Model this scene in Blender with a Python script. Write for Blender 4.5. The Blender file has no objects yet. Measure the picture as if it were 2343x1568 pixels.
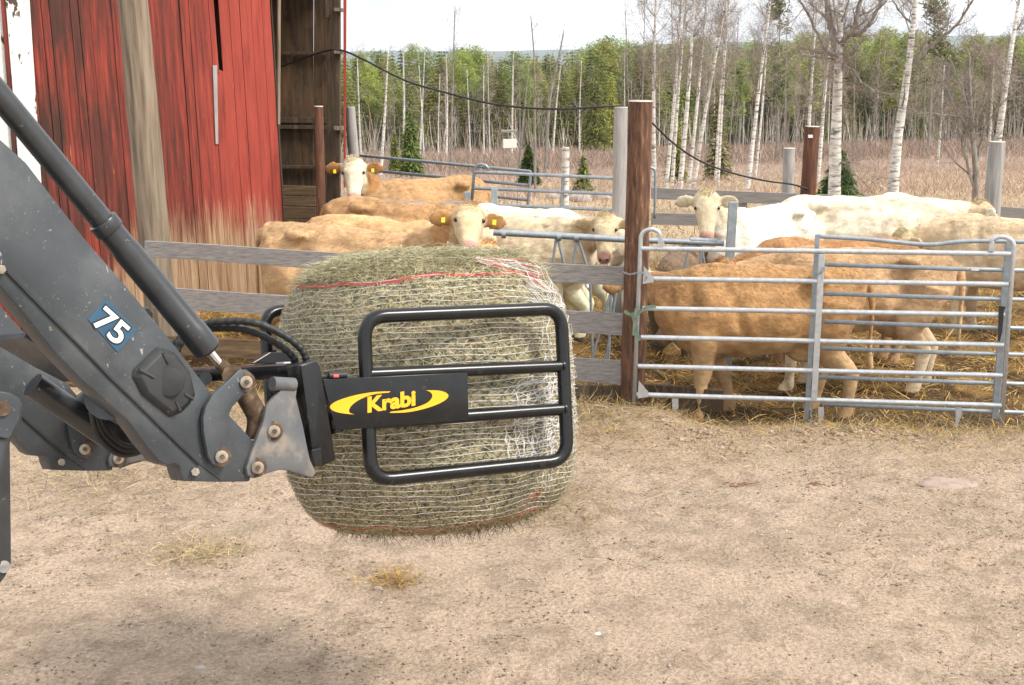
import bpy, bmesh, math, random
import numpy as np
from mathutils import Vector, Matrix, noise as mnoise
R = math.radians
random.seed(7); rng = np.random.default_rng(11)
scene = bpy.context.scene
COL = scene.collection
# ---------------------------------------------------------------- camera, world, sun, exposure
FPX = 2900.0; HOR = 150.0; ROLL = R(1.2); CZ = 2.9           # focal length and horizon in pixels of a 2342 px wide picture
TILT = math.atan((784-HOR)/FPX)
CX = Vector((1, 0, 0)); CF = Vector((0, math.cos(TILT), -math.sin(TILT))); CU = Vector((0, math.sin(TILT), math.cos(TILT)))
IR = CX*math.cos(ROLL) - CU*math.sin(ROLL); IU = CU*math.cos(ROLL) + CX*math.sin(ROLL)
camd = bpy.data.cameras.new('camera'); cam = bpy.data.objects.new('camera', camd); COL.objects.link(cam)
m = Matrix((IR, IU, -CF)).transposed().to_4x4(); m.translation = (0, 0, CZ); cam.matrix_world = m
camd.sensor_width = 36; camd.lens = 36*FPX/2342; camd.clip_end = 30000; camd.clip_start = 0.1
scene.camera = cam
SUN_EL, SUN_AZ = R(48), R(112)       # azimuth clockwise from +Y
w = bpy.data.worlds.new("World"); scene.world = w; w.use_nodes = True
nt = w.node_tree; bg = nt.nodes['Background']
sky = nt.nodes.new('ShaderNodeTexSky'); sky.sky_type = 'NISHITA'; sky.sun_disc = False
sky.sun_elevation = SUN_EL; sky.sun_rotation = SUN_AZ; sky.dust_density = 3.0; sky.air_density = 1.0
tc = nt.nodes.new('ShaderNodeTexCoord'); mp = nt.nodes.new('ShaderNodeMapping'); mp.inputs['Scale'].default_value = (1, 1, 3.2)
nz = nt.nodes.new('ShaderNodeTexNoise'); nz.inputs['Scale'].default_value = 3.1; nz.inputs['Detail'].default_value = 5
rp = nt.nodes.new('ShaderNodeValToRGB'); rp.color_ramp.elements[0].position = .36; rp.color_ramp.elements[1].position = .58
rp.color_ramp.elements[0].color = (.45, .45, .45, 1); rp.color_ramp.elements[1].color = (1, 1, 1, 1)
mx = nt.nodes.new('ShaderNodeMix'); mx.data_type = 'RGBA'; mx.inputs[7].default_value = (19.5, 19.7, 20.0, 1)
nt.links.new(tc.outputs['Generated'], mp.inputs[0]); nt.links.new(mp.outputs[0], nz.inputs[0]); nt.links.new(nz.outputs[0], rp.inputs[0])
nt.links.new(rp.outputs[0], mx.inputs[0]); nt.links.new(sky.outputs[0], mx.inputs[6]); nt.links.new(mx.outputs[2], bg.inputs[0])
bg.inputs[1].default_value = 0.060
sd = bpy.data.lights.new('sun', 'SUN'); sd.energy = 2.9; sd.angle = R(15); sd.color = (1, .94, .85)
so = bpy.data.objects.new('sun', sd); COL.objects.link(so)
sv = Vector((math.sin(SUN_AZ)*math.cos(SUN_EL), math.cos(SUN_AZ)*math.cos(SUN_EL), math.sin(SUN_EL)))
so.rotation_euler = sv.to_track_quat('Z', 'Y').to_euler(); so.location = (20, -10, 30)
scene.view_settings.view_transform = 'Standard'; scene.view_settings.look = 'None'
scene.view_settings.exposure = 0.66; scene.view_settings.gamma = 1
# ---------------------------------------------------------------- picture-to-place helpers
CP = Vector((0, 0, CZ))
def ray(x, y): return IR*((x-1171)/FPX) + CF - IU*((y-784)/FPX)
def at(x, y, Y): r = ray(x, y); return CP + r*(Y/r.y)
def hit(x, y, P, n): r = ray(x, y); return CP + r*((P-CP).dot(n)/r.dot(n))
def vplane(A, B):                                 # vertical plane through two points
    d = (B-A); d.z = 0; d.normalize(); return (A, Vector((-d.y, d.x, 0)))
# ---------------------------------------------------------------- value noise and terrain
_h = np.random.default_rng(5).random((256, 256))
def vnoise(x, y):
    xi = np.floor(x).astype(int); yi = np.floor(y).astype(int); fx = x-xi; fy = y-yi
    fx = fx*fx*(3-2*fx); fy = fy*fy*(3-2*fy)
    a = _h[xi & 255, yi & 255]; b = _h[(xi+1) & 255, yi & 255]; c = _h[xi & 255, (yi+1) & 255]; d = _h[(xi+1) & 255, (yi+1) & 255]
    return (a*(1-fx)+b*fx)*(1-fy)+(c*(1-fx)+d*fx)*fy
def fbm(x, y, o=4):
    s = 0; a = .5
    for i in range(o): s = s+a*vnoise(x*2**i+17.3*i, y*2**i+5.1*i); a *= .5
    return s/(1-.5**o)
def sstep(a, b, x): t = np.clip((x-a)/(b-a), 0, 1); return t*t*(3-2*t)
def fenceY(X): return 10.62-.2*(X-1.03)
def zt(X, Y):
    X = np.asarray(X, float); Y = np.asarray(Y, float)
    s = Y-fenceY(np.clip(X, -4, 6))
    near = 1-sstep(20, 40, Y)
    b = (fbm(X*.7, Y*.7)-.5)*.07+(fbm(X*3, Y*3)-.5)*.035+(fbm(X*11+3, Y*11)-.5)*.022
    bank = np.exp(-((s+.55)/.5)**2)*(.05+.16*(fbm(X*1.6+9, Y*1.6)-.35)+.07*(fbm(X*7, Y*7, 3)-.5)*sstep(.2, 1.2, X))
    pen = -.17*sstep(-.15, .5, s)*(1-sstep(5, 8, s)*.6)+sstep(0, .6, s)*(fbm(X*2.2, Y*2.2)-.5)*.1+.20*sstep(1.0, 2.4, s)*sstep(1.1, -.3, X)
    pen = pen-.13*sstep(1.15, 1.7, X)*sstep(-.95, -.2, s)*(1-sstep(1.5, 4, s)*.5)+.012*np.sin(X*1.1+Y*9)*sstep(-5.5, -4, -Y)*sstep(.35, .6, fbm(X*.5, Y*.5+8))
    z = (b+bank+pen)*near
    far = -np.clip(Y-20, 0, 230)*.060-np.clip(Y-250, 0, 1500)*.012
    for (c0, sl) in ((4.9, .16), (5.55, .16), (7.3, -.12), (7.9, -.12)):
        dd = Y-(c0+sl*X); z = z-near*(.020*np.exp(-(dd/.15)**2)*(.55+.45*np.sin(X*26+np.abs(dd)*30))-.010*np.exp(-((np.abs(dd)-.24)/.07)**2))*sstep(.30, .5, fbm(X*.6+c0, Y*.6))
    return z+far+sstep(25, 60, Y)*(fbm(X*.05, Y*.05)-.5)*1.2*(1-sstep(1500, 3000, Y))
def zt1(X, Y): return float(zt(X, Y))
def on_ground(x, y):                              # where the line of sight meets the ground
    r = ray(x, y); t = 3.0
    for i in range(4000):
        p = CP+r*t
        if p.z < zt1(p.x, p.y): return p
        t *= 1.004
    return p
# ---------------------------------------------------------------- object helpers
def tag(o, label=None, cat=None, group=None, kind=None):
    if label: o['label'] = label
    if cat: o['category'] = cat
    if group: o['group'] = group
    if kind: o['kind'] = kind
    return o
def thing(name, label, cat, loc=(0, 0, 0), group=None):
    o = bpy.data.objects.new(name, None); o.empty_display_size = .2; COL.objects.link(o); o.location = loc
    return tag(o, label, cat, group)
def rootof(o):
    while o.parent: o = o.parent
    return o
def link(name, me, mat, parent=None, world=True):
    o = bpy.data.objects.new(name, me); COL.objects.link(o)
    if mat: me.materials.append(mat)
    if parent:
        o.parent = parent
        if world: me.transform(Matrix.Translation(-Vector(rootof(parent).location)))
    return o
def copy_tree(o, parent=None):
    c = o.copy(); COL.objects.link(c); c.parent = parent
    for ch in [k for k in o.children]: copy_tree(ch, c)
    return c
def smooth_path(pts, n=8, closed=False):
    pts = [Vector(p) for p in pts]; out = []; N = len(pts)
    rngi = range(N if closed else N-1)
    for i in rngi:
        p0 = pts[(i-1) % N] if closed or i > 0 else pts[0]; p1 = pts[i]; p2 = pts[(i+1) % N]
        p3 = pts[(i+2) % N] if closed or i+2 < N else pts[-1]
        for k in range(n):
            t = k/n
            out.append(.5*((2*p1)+(p2-p0)*t+(2*p0-5*p1+4*p2-p3)*t*t+(3*p1-p0-3*p2+p3)*t**3))
    if not closed: out.append(pts[-1])
    return out
def rounded(pts, r, n=6, closed=True):            # polyline with rounded corners
    pts = [Vector(p) for p in pts]; out = []; N = len(pts)
    for i in range(N):
        p = pts[i]
        if not closed and i in (0, N-1): out.append(p); continue
        a = pts[(i-1) % N]-p; b = pts[(i+1) % N]-p
        rr = min(r, a.length*.45, b.length*.45); A = p+a.normalized()*rr; B = p+b.normalized()*rr
        for k in range(n+1):
            t = k/n; out.append((1-t)**2*A+2*t*(1-t)*p+t*t*B)
    return out
class MB:
    def __init__(s): s.v = []; s.f = []; s.c = None
    def add(s, vs, fs): n = len(s.v); s.v += [tuple(v) for v in vs]; s.f += [tuple(i+n for i in f) for f in fs]; return s
    def box(s, c, ax, ay, az):                    # centre and three half axes
        c, ax, ay, az = map(Vector, (c, ax, ay, az))
        vs = [c+ax*i+ay*j+az*k for i in (-1, 1) for j in (-1, 1) for k in (-1, 1)]
        return s.add(vs, [(0, 1, 3, 2), (4, 6, 7, 5), (0, 4, 5, 1), (2, 3, 7, 6), (0, 2, 6, 4), (1, 5, 7, 3)])
    def abox(s, x0, x1, y0, y1, z0, z1): return s.box(((x0+x1)/2, (y0+y1)/2, (z0+z1)/2), ((x1-x0)/2, 0, 0), (0, (y1-y0)/2, 0), (0, 0, (z1-z0)/2))
    def tube(s, path, r, seg=8, closed=False, caps=True, flat=None):
        path = [Vector(p) for p in path]; N = len(path)
        rs = r if isinstance(r, (list, tuple)) else [r]*N
        t0 = (path[1]-path[0]).normalized()
        u = t0.orthogonal().normalized(); vs = []; prev = t0
        for i in range(N):
            if closed: t = path[(i+1) % N]-path[(i-1) % N]
            else: t = path[min(i+1, N-1)]-path[max(i-1, 0)]
            if t.length < 1e-9: t = prev
            t = t.normalized(); u = (u-t*u.dot(t))
            if u.length < 1e-6: u = t.orthogonal()
            u.normalize(); v = t.cross(u); prev = t
            for k in range(seg):
                a = 2*math.pi*k/seg; vs.append(path[i]+(u*math.cos(a)+v*math.sin(a))*rs[i])
        fs = []
        for i in range(N if closed else N-1):
            j = (i+1) % N
            for k in range(seg): k2 = (k+1) % seg; fs.append((i*seg+k, i*seg+k2, j*seg+k2, j*seg+k))
        if caps and not closed: fs += [tuple(range(seg))[::-1], tuple((N-1)*seg+k for k in range(seg))]
        return s.add(vs, fs)
    def prism(s, front, off):                     # polygon (list of points) and an offset vector or one per vertex
        n = len(front); front = [Vector(p) for p in front]
        offs = off if isinstance(off, list) else [Vector(off)]*n
        vs = front+[p+o for p, o in zip(front, offs)]
        return s.add(vs, [tuple(range(n)), tuple(range(2*n-1, n-1, -1))]+[((i+1) % n, i, n+i, n+(i+1) % n) for i in range(n)])
    def sphere(s, c, r, seg=12, rings=8, sc=(1, 1, 1)):
        c = Vector(c); vs = [c+Vector((0, 0, r*sc[2]))]
        for i in range(1, rings):
            a = math.pi*i/rings
            for k in range(seg): b = 2*math.pi*k/seg; vs.append(c+Vector((r*sc[0]*math.sin(a)*math.cos(b), r*sc[1]*math.sin(a)*math.sin(b), r*sc[2]*math.cos(a))))
        vs.append(c-Vector((0, 0, r*sc[2]))); n = len(vs)-1; fs = [(0, 1+k, 1+(k+1) % seg) for k in range(seg)]
        for i in range(rings-2):
            for k in range(seg): a = 1+i*seg+k; b = 1+i*seg+(k+1) % seg; fs.append((a, a+seg, b+seg, b))
        fs += [(n, 1+(rings-2)*seg+(k+1) % seg, 1+(rings-2)*seg+k) for k in range(seg)]
        return s.add(vs, fs)
    def loft(s, rings):                           # rings of equal length, poles at both ends
        k = len(rings[0]); vs = [p for r_ in rings for p in r_]
        c0 = sum((Vector(p) for p in rings[0]), Vector())/k; c1 = sum((Vector(p) for p in rings[-1]), Vector())/k
        fs = []
        for i in range(len(rings)-1):
            for j in range(k): j2 = (j+1) % k; fs.append((i*k+j, i*k+j2, (i+1)*k+j2, (i+1)*k+j))
        n = len(vs); vs += [c0, c1]; b = (len(rings)-1)*k
        fs += [(n, (j+1) % k, j) for j in range(k)]+[(n+1, b+j, b+(j+1) % k) for j in range(k)]
        return s.add(vs, fs)
    def mesh(s, name, smooth=False, bevel=0, bseg=2, fixn=True):
        me = bpy.data.meshes.new(name); me.from_pydata(s.v, [], s.f)
        if fixn or bevel:
            bm = bmesh.new(); bm.from_mesh(me)
            if fixn: bmesh.ops.recalc_face_normals(bm, faces=bm.faces)
            if bevel:
                es = [e for e in bm.edges if e.is_manifold and e.calc_face_angle(0) > R(25)]
                bmesh.ops.bevel(bm, geom=es, offset=bevel, segments=bseg, affect='EDGES', profile=.5, clamp_overlap=True)
            bm.to_mesh(me); bm.free()
        if smooth: me.shade_smooth()
        return me
    def build(s, name, mat, parent=None, smooth=False, bevel=0, world=True, auto=False, bseg=2):
        me = s.mesh(name, smooth or auto, bevel, bseg)
        if auto:
            try: me.set_sharp_from_angle(angle=R(40))
            except Exception: pass
        return link(name, me, mat, parent, world)
def np_mesh(name, verts, faces, cols=None, smooth=False):
    verts = np.asarray(verts, np.float32); faces = np.asarray(faces, np.int32); k = faces.shape[1]
    me = bpy.data.meshes.new(name); me.vertices.add(len(verts)); me.vertices.foreach_set('co', verts.ravel())
    me.loops.add(faces.size); me.loops.foreach_set('vertex_index', faces.ravel())
    me.polygons.add(len(faces)); me.polygons.foreach_set('loop_start', np.arange(0, faces.size, k, dtype=np.int32))
    me.polygons.foreach_set('loop_total', np.full(len(faces), k, np.int32))
    me.update(calc_edges=True)
    if cols is not None: set_col(me, cols)
    if smooth: me.shade_smooth()
    return me
def set_col(me, cols):
    cols = np.asarray(cols, np.float32); a = me.color_attributes.new('Col', 'FLOAT_COLOR', 'POINT')
    if cols.shape[1] == 3: cols = np.concatenate([cols, np.ones((len(cols), 1), np.float32)], 1)
    a.data.foreach_set('color', cols.ravel())
def blades(name, P, D, W, cols, bend=None, taper=.3):
    """many thin slightly bent strips: base P, direction*length D, half width vector W"""
    P = np.asarray(P); D = np.asarray(D); W = np.asarray(W); n = len(P)
    B = np.zeros_like(P) if bend is None else np.asarray(bend)
    v = np.stack([P-W, P+W, P+D*.5+B-W*.8, P+D*.5+B+W*.8, P+D-W*taper, P+D+W*taper], 1).reshape(-1, 3)
    i = np.arange(n)[:, None]*6
    f = np.concatenate([i+[0, 1, 3, 2], i+[2, 3, 5, 4]], 0)
    return np_mesh(name, v, f, np.repeat(np.asarray(cols), 6, 0))
def rand_unit(n):
    v = rng.normal(size=(n, 3)); return v/np.linalg.norm(v, axis=1, keepdims=True)
def pick(cols, n, var=.15):
    c = np.asarray(cols, float)[rng.integers(0, len(cols), n)]; return np.clip(c*(1+rng.normal(size=(n, 1))*var), .005, .95)
# ---------------------------------------------------------------- materials
def NN(nt, t, **k):
    n = nt.nodes.new('ShaderNode'+t)
    for a, b in k.items(): setattr(n, a, b)
    return n
def newmat(name):
    m = bpy.data.materials.new(name); m.use_nodes = True; nt = m.node_tree; return m, nt, nt.nodes['Principled BSDF']
def coords(nt, scale, which='Object'):
    t = NN(nt, 'TexCoord'); mp = NN(nt, 'Mapping'); mp.inputs['Scale'].default_value = scale
    nt.links.new(t.outputs[which], mp.inputs[0]); return mp.outputs[0]
def noisef(nt, vec, scale, detail=4, rough=.6, dist=0):
    n = NN(nt, 'TexNoise'); n.inputs['Scale'].default_value = scale; n.inputs['Detail'].default_value = detail
    n.inputs['Roughness'].default_value = rough; n.inputs['Distortion'].default_value = dist
    nt.links.new(vec, n.inputs['Vector']); return n.outputs[0]
def ramp(nt, fac, stops):
    r = NN(nt, 'ValToRGB'); el = r.color_ramp.elements
    while len(el) > 1: el.remove(el[0])
    el[0].position = stops[0][0]; el[0].color = (*c3(stops[0][1]), 1)
    for p, c in stops[1:]: e = el.new(p); e.color = (*c3(c), 1)
    nt.links.new(fac, r.inputs[0]); return r.outputs[0]
def c3(c): return (c, c, c) if isinstance(c, (int, float)) else c
def mixc(nt, fac, a, b, mode='MIX'):
    m = NN(nt, 'Mix', data_type='RGBA', blend_type=mode)
    for i, x in ((0, fac), (6, a), (7, b)):
        if hasattr(x, 'links') or hasattr(x, 'is_linked'): nt.links.new(x, m.inputs[i])
        elif i == 0: m.inputs[0].default_value = x
        else: m.inputs[i].default_value = (*c3(x), 1)
    return m.outputs[2]
def bump(nt, bs, h, st=.4, dist=.01):
    b = NN(nt, 'Bump'); b.inputs['Strength'].default_value = st; b.inputs['Distance'].default_value = dist
    nt.links.new(h, b.inputs['Height']); nt.links.new(b.outputs[0], bs.inputs['Normal'])
def pm(name, stops, scale=8, stretch=(1, 1, 1), rough=.7, metal=0, bst=.3, bdist=.005, detail=5, spec=.4, specks=None, coat=0, bscale=None):
    """noise-ramped surface, optional second layer of specks (colour, scale, threshold, stretch)"""
    m, nt, bs = newmat(name); v = coords(nt, stretch)
    n = noisef(nt, v, scale, detail); col = ramp(nt, n, stops)
    if specks:
        for (sc, ss, th, st, amt) in specks:
            v2 = coords(nt, st); n2 = noisef(nt, v2, ss, 3, .65)
            f = ramp(nt, n2, [(th, 0.0), (th+.035, amt)])
            mk = ramp(nt, noisef(nt, v2, ss*.07, 3, .6), [(.40, .0), (.62, 1.0)]); f = mixc(nt, 1.0, f, mk, 'MULTIPLY'); col = mixc(nt, f, col, sc)
    nt.links.new(col, bs.inputs['Base Color']); bs.inputs['Roughness'].default_value = rough; bs.inputs['Metallic'].default_value = metal
    bs.inputs['Specular IOR Level'].default_value = spec; bs.inputs['Coat Weight'].default_value = coat
    if bst: bump(nt, bs, n if not bscale else noisef(nt, v, bscale, 4), bst, bdist)
    return m
def vcmat(name, rough=.9, nscale=30, amp=(.75, 1.25), stretch=(1, 1, 1), bst=.3, bdist=.01, spec=.2, trans=0, objvar=0, sheen=0):
    m, nt, bs = newmat(name); a = NN(nt, 'Attribute'); a.attribute_name = 'Col'
    v = coords(nt, stretch); n = noisef(nt, v, nscale, 5, .65)
    r = ramp(nt, n, [(.3, amp[0]), (.7, amp[1])]); col = mixc(nt, 1.0, a.outputs['Color'], r, 'MULTIPLY')
    if objvar:
        oi = NN(nt, 'ObjectInfo'); hsv = NN(nt, 'HueSaturation')
        mr = NN(nt, 'MapRange'); mr.inputs[3].default_value = .5-.028*objvar; mr.inputs[4].default_value = .5+.022*objvar
        nt.links.new(oi.outputs['Random'], mr.inputs[0]); nt.links.new(mr.outputs[0], hsv.inputs['Hue'])
        mr2 = NN(nt, 'MapRange'); mr2.inputs[3].default_value = 1-.35*objvar; mr2.inputs[4].default_value = 1+.35*objvar
        mt = NN(nt, 'Math', operation='FRACT'); mm = NN(nt, 'Math', operation='MULTIPLY'); mm.inputs[1].default_value = 7.31
        nt.links.new(oi.outputs['Random'], mm.inputs[0]); nt.links.new(mm.outputs[0], mt.inputs[0]); nt.links.new(mt.outputs[0], mr2.inputs[0])
        nt.links.new(mr2.outputs[0], hsv.inputs['Value']); nt.links.new(col, hsv.inputs['Color']); col = hsv.outputs[0]
    nt.links.new(col, bs.inputs['Base Color']); bs.inputs['Roughness'].default_value = rough; bs.inputs['Specular IOR Level'].default_value = spec
    if sheen: bs.inputs['Sheen Weight'].default_value = sheen
    if bst: bump(nt, bs, n, bst, bdist)
    if trans:
        tr = NN(nt, 'BsdfTranslucent'); ms = NN(nt, 'MixShader'); ms.inputs[0].default_value = trans
        nt.links.new(col, tr.inputs[0]); nt.links.new(bs.outputs[0], ms.inputs[1]); nt.links.new(tr.outputs[0], ms.inputs[2])
        nt.links.new(ms.outputs[0], nt.nodes['Material Output'].inputs[0])
    return m
M = {}
M['straw'] = vcmat('straw', rough=.7, nscale=40, amp=(.8, 1.2), bst=0, spec=.3, trans=.25)
M['ground'] = vcmat('ground_soil', rough=.95, nscale=42, amp=(.62, 1.30), bst=1.0, bdist=.03)
M['foliage'] = vcmat('conifer_foliage', rough=.7, nscale=1.5, amp=(.75, 1.3), bst=0, trans=.35, objvar=1)
M['twig'] = vcmat('twigs', rough=.8, nscale=3, amp=(.8, 1.2), bst=0, objvar=.5)
M['galv'] = pm('galvanised_steel', [(.3, (.40, .43, .45)), (.7, (.58, .60, .62))], 22, rough=.42, metal=.55, bst=.12, bdist=.002, specks=[((.16, .12, .08), 14, .70, (1, 1, 1), .8)])
M['galv_old'] = pm('old_galvanised_steel', [(.3, (.24, .28, .31)), (.7, (.36, .40, .43))], 18, rough=.5, metal=.5, bst=.1, bdist=.002, specks=[((.2, .15, .1), 12, .68, (1, 1, 1), .7)])
M['black'] = pm('black_gloss_paint', [(.35, (.006, .0065, .007)), (.75, (.013, .014, .015))], 12, rough=.24, bst=.08, bdist=.001, spec=.38, specks=[((.26, .25, .24), 90, .715, (1, 1, .35), .8), ((.09, .08, .07), 7, .62, (1, 1, 1), .35)])
M['steel_dark'] = pm('dark_grey_paint', [(.3, (.030, .036, .041)), (.5, (.046, .053, .059)), (.66, (.075, .082, .086)), (.8, (.15, .145, .135))], 4, rough=.45, bst=.1, bdist=.001, spec=.45, specks=[((.45, .45, .43), 60, .665, (1, 1, .4), .8), ((.33, .27, .19), 24, .69, (1, 1, 1), .7), ((.32, .32, .31), 130, .66, (.3, 1, 1), .7)])
M['steel_dirty'] = pm('dirty_grey_plate', [(.3, (.07, .08, .09)), (.5, (.115, .115, .115)), (.62, (.22, .19, .16)), (.8, (.32, .26, .2))], 7, rough=.6, bst=.15, bdist=.002, specks=[((.24, .12, .05), 20, .68, (1, 1, 1), .7)])
M['barrel'] = pm('cylinder_barrel_paint', [(.3, (.014, .016, .018)), (.7, (.034, .037, .04))], 9, rough=.33, bst=.06, bdist=.001, spec=.6, specks=[((.40, .38, .35), 60, .675, (1, .4, 1), .8)])
M['rust'] = pm('rusty_steel', [(.3, (.04, .025, .018)), (.55, (.12, .075, .045)), (.75, (.27, .20, .14))], 30, rough=.85, bst=.4, bdist=.003)
M['chrome'] = pm('worn_washer_steel', [(.3, (.22, .17, .12)), (.7, (.42, .38, .32))], 40, rough=.5, metal=.4, bst=.2, bdist=.002)
M['rod'] = pm('polished_rod', [(.3, .62), (.7, .75)], 10, rough=.12, metal=1, bst=0)
M['rubber'] = pm('black_rubber', [(.3, .012), (.7, .03)], 20, rough=.5, bst=.1)
M['plastic'] = pm('dark_plastic_cover', [(.3, (.018, .019, .020)), (.7, (.034, .035, .036))], 14, rough=.55, bst=.1, specks=[((.25, .23, .2), 60, .71, (1, 1, 1), .6)])
M['yellow'] = pm('yellow_sticker', [(.3, (.88, .40, .01)), (.7, (.93, .46, .015))], 5, rough=.45, bst=0)
M['white'] = pm('white_sticker', [(.3, .70), (.7, .78)], 12, rough=.5, bst=0)
M['decalblue'] = pm('blue_sticker', [(.3, (.02, .065, .12)), (.7, (.035, .10, .165))], 12, rough=.4, bst=0, specks=[((.3, .3, .3), 60, .7, (1, 1, 1), .5)])
M['decalblack'] = pm('black_sticker', [(.3, .01), (.7, .02)], 12, rough=.4, bst=0)
M['wood_grey'] = pm('weathered_grey_board', [(.25, (.13, .125, .13)), (.5, (.235, .219, .208)), (.75, (.33, .308, .29))], 5, stretch=(.6, 9, 14), rough=.85, bst=.5, bdist=.004, specks=[((.10, .06, .035), 3.2, .66, (1, 3, 4), .8)])
M['wood_dark'] = pm('dark_stained_board', [(.25, (.035, .024, .016)), (.55, (.085, .058, .036)), (.75, (.17, .125, .08))], 5, stretch=(7, 7, .6), rough=.85, bst=.5, bdist=.004)
M['wood_plank'] = pm('brown_planks', [(.25, (.06, .038, .02)), (.5, (.13, .085, .045)), (.75, (.22, .15, .085))], 4, stretch=(.6, 5, 7), rough=.85, bst=.4, bdist=.004)
M['post_brown'] = pm('dark_brown_log', [(.22, (.022, .013, .010)), (.42, (.075, .036, .022)), (.6, (.16, .078, .04)), (.78, (.34, .23, .15))], 6, stretch=(6, 6, .8), rough=.8, bst=.7, bdist=.008, specks=[((.33, .27, .21), 9, .66, (3, 3, 1), .5)])
M['post_red'] = pm('reddish_brown_log', [(.25, (.05, .022, .014)), (.55, (.13, .055, .03)), (.8, (.24, .13, .08))], 4.5, stretch=(5, 5, .7), rough=.8, bst=.6, bdist=.006)
M['post_grey'] = pm('grey_log', [(.25, (.22, .21, .20)), (.55, (.36, .34, .325)), (.8, (.46, .44, .41))], 4, stretch=(6, 6, .6), rough=.9, bst=.5, bdist=.006, specks=[((.24, .12, .05), 2, .66, (3, 3, .4), .8)])
M['log'] = pm('peeled_pale_log', [(.25, (.08, .058, .04)), (.5, (.22, .172, .122)), (.75, (.33, .27, .205))], 3, stretch=(9, 9, .35), rough=.85, bst=.5, bdist=.006, specks=[((.07, .035, .02), 6, .73, (2, 2, 1.5), .9), ((.20, .13, .07), 2.2, .6, (1.5, 1.5, .5), .5)])
M['cutend'] = pm('pale_cut_end', [(.3, (.42, .36, .30)), (.7, (.62, .56, .5))], 30, rough=.9)
M['hoof'] = pm('dark_hoof', [(.3, .03), (.7, .08)], 30, rough=.6)
M['eye'] = pm('dark_eye', [(.3, (.008, .005, .004)), (.7, (.02, .012, .01))], 10, rough=.08, spec=.7, bst=0)
M['eartag'] = pm('yellow_ear_tag', [(.3, (.80, .66, .02)), (.7, (.85, .72, .05))], 10, rough=.5, bst=0)
M['fur'] = vcmat('cow_coat', rough=.75, nscale=16, amp=(.76, 1.18), stretch=(.6, 1.2, 1), bst=.6, bdist=.02, sheen=.15)
M['furh'] = vcmat('cow_hair', rough=.8, nscale=9, amp=(.8, 1.2), bst=0, trans=.2)
M['net'] = pm('white_net', [(.3, .74), (.7, .84)], 20, rough=.7, bst=0)
M['rednet'] = pm('red_net', [(.3, (.66, .06, .07)), (.7, (.8, .12, .12))], 20, rough=.7, bst=0)
M['strap'] = pm('green_strap', [(.3, (.10, .16, .12)), (.7, (.2, .26, .2))], 20, rough=.8)
M['rock'] = pm('rock', [(.3, (.28, .24, .22)), (.7, (.46, .42, .40))], 6, rough=.9, bst=.6, bdist=.02)
M['rock_pink'] = pm('pink_rock', [(.3, (.27, .20, .165)), (.7, (.38, .29, .245))], 9, rough=.95, bst=.9, bdist=.02)
M['brick'] = pm('brick_chip', [(.3, (.16, .07, .045)), (.7, (.26, .13, .085))], 20, rough=.9)
def birch_mat():
    m, nt, bs = newmat('birch_bark'); v = coords(nt, (1, 1, 5)); n = noisef(nt, v, 3.2, 5, .7)
    v2 = coords(nt, (1, 1, 1)); n2 = noisef(nt, v2, 1.3, 3)
    col = ramp(nt, n, [(.36, (.05, .045, .04)), (.44, (.40, .38, .35)), (.52, (.66, .64, .60)), (.8, (.76, .75, .72))])
    col = mixc(nt, ramp(nt, n2, [(.45, 0.0), (.7, .55)]), col, (.36, .31, .27))
    nt.links.new(col, bs.inputs['Base Color']); bs.inputs['Roughness'].default_value = .8; bump(nt, bs, n, .4, .02); return m
M['birch'] = birch_mat()
M['bark'] = pm('grey_bark', [(.3, (.12, .10, .085)), (.55, (.24, .215, .19)), (.8, (.38, .36, .33))], 6, stretch=(2, 2, .6), rough=.9, bst=.5, bdist=.02)
M['pinebark'] = pm('orange_pine_bark', [(.3, (.14, .08, .05)), (.6, (.36, .18, .09)), (.8, (.46, .26, .14))], 5, stretch=(2, 2, .6), rough=.9, bst=.3)
# ================================================================ THE GROUND
def axis(lo, hi, step, far_lo, far_hi, g=1.12):
    a = list(np.arange(lo, hi, step)); s = step
    x = a[-1]
    while x < far_hi: s *= g; x += s; a.append(x)
    x = lo; s = step
    while x > far_lo: s *= g; x -= s; a.insert(0, x)
    return np.array(a)
gx = axis(-4.2, 5.6, .045, -9000, 9000); gy = axis(3.6, 13.2, .045, -60, 12000, 1.09)
XX, YY = np.meshgrid(gx, gy); ZZ = zt(XX, YY)
sfen = YY-fenceY(np.clip(XX, -4, 6))
n1 = fbm(XX*.9, YY*.9); n2 = fbm(XX*3.3+7, YY*3.3); n3 = fbm(XX*9, YY*9+4, 3)
def cmix(a, b, t): return a*(1-t[..., None])+np.array(b)*t[..., None]
C = np.ones(XX.shape+(3,))*np.array((.45, .342, .255))
C = cmix(C, (.39, .30, .22), sstep(.42, .62, n2))
C = cmix(C, (.29, .22, .16), sstep(.52, .72, n3)*.75)
C = cmix(C, (.455, .355, .28), (1-sstep(4.5, 6.2, YY+n1))*.7)
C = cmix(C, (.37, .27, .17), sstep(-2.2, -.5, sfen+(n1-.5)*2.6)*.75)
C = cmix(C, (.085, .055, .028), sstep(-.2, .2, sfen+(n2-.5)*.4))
C = cmix(C, (.27, .17, .065), sstep(.8, 2.2, sfen)*sstep(.42, .6, n2)*.9)
C = cmix(C, (.50, .38, .24), sstep(17, 24, YY)*(.75+.25*n1))
C = cmix(C, (.36, .25, .17), sstep(.45, .6, fbm(XX*.12, YY*.12))*sstep(20, 30, YY)*.6)
C = cmix(C, (.28, .21, .165), sstep(45, 80, YY))
C = cmix(C, (.09, .085, .05), sstep(180, 210, YY))
ny, nx = XX.shape; ii = (np.arange(ny-1)[:, None]*nx+np.arange(nx-1)[None, :]).ravel()
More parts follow.
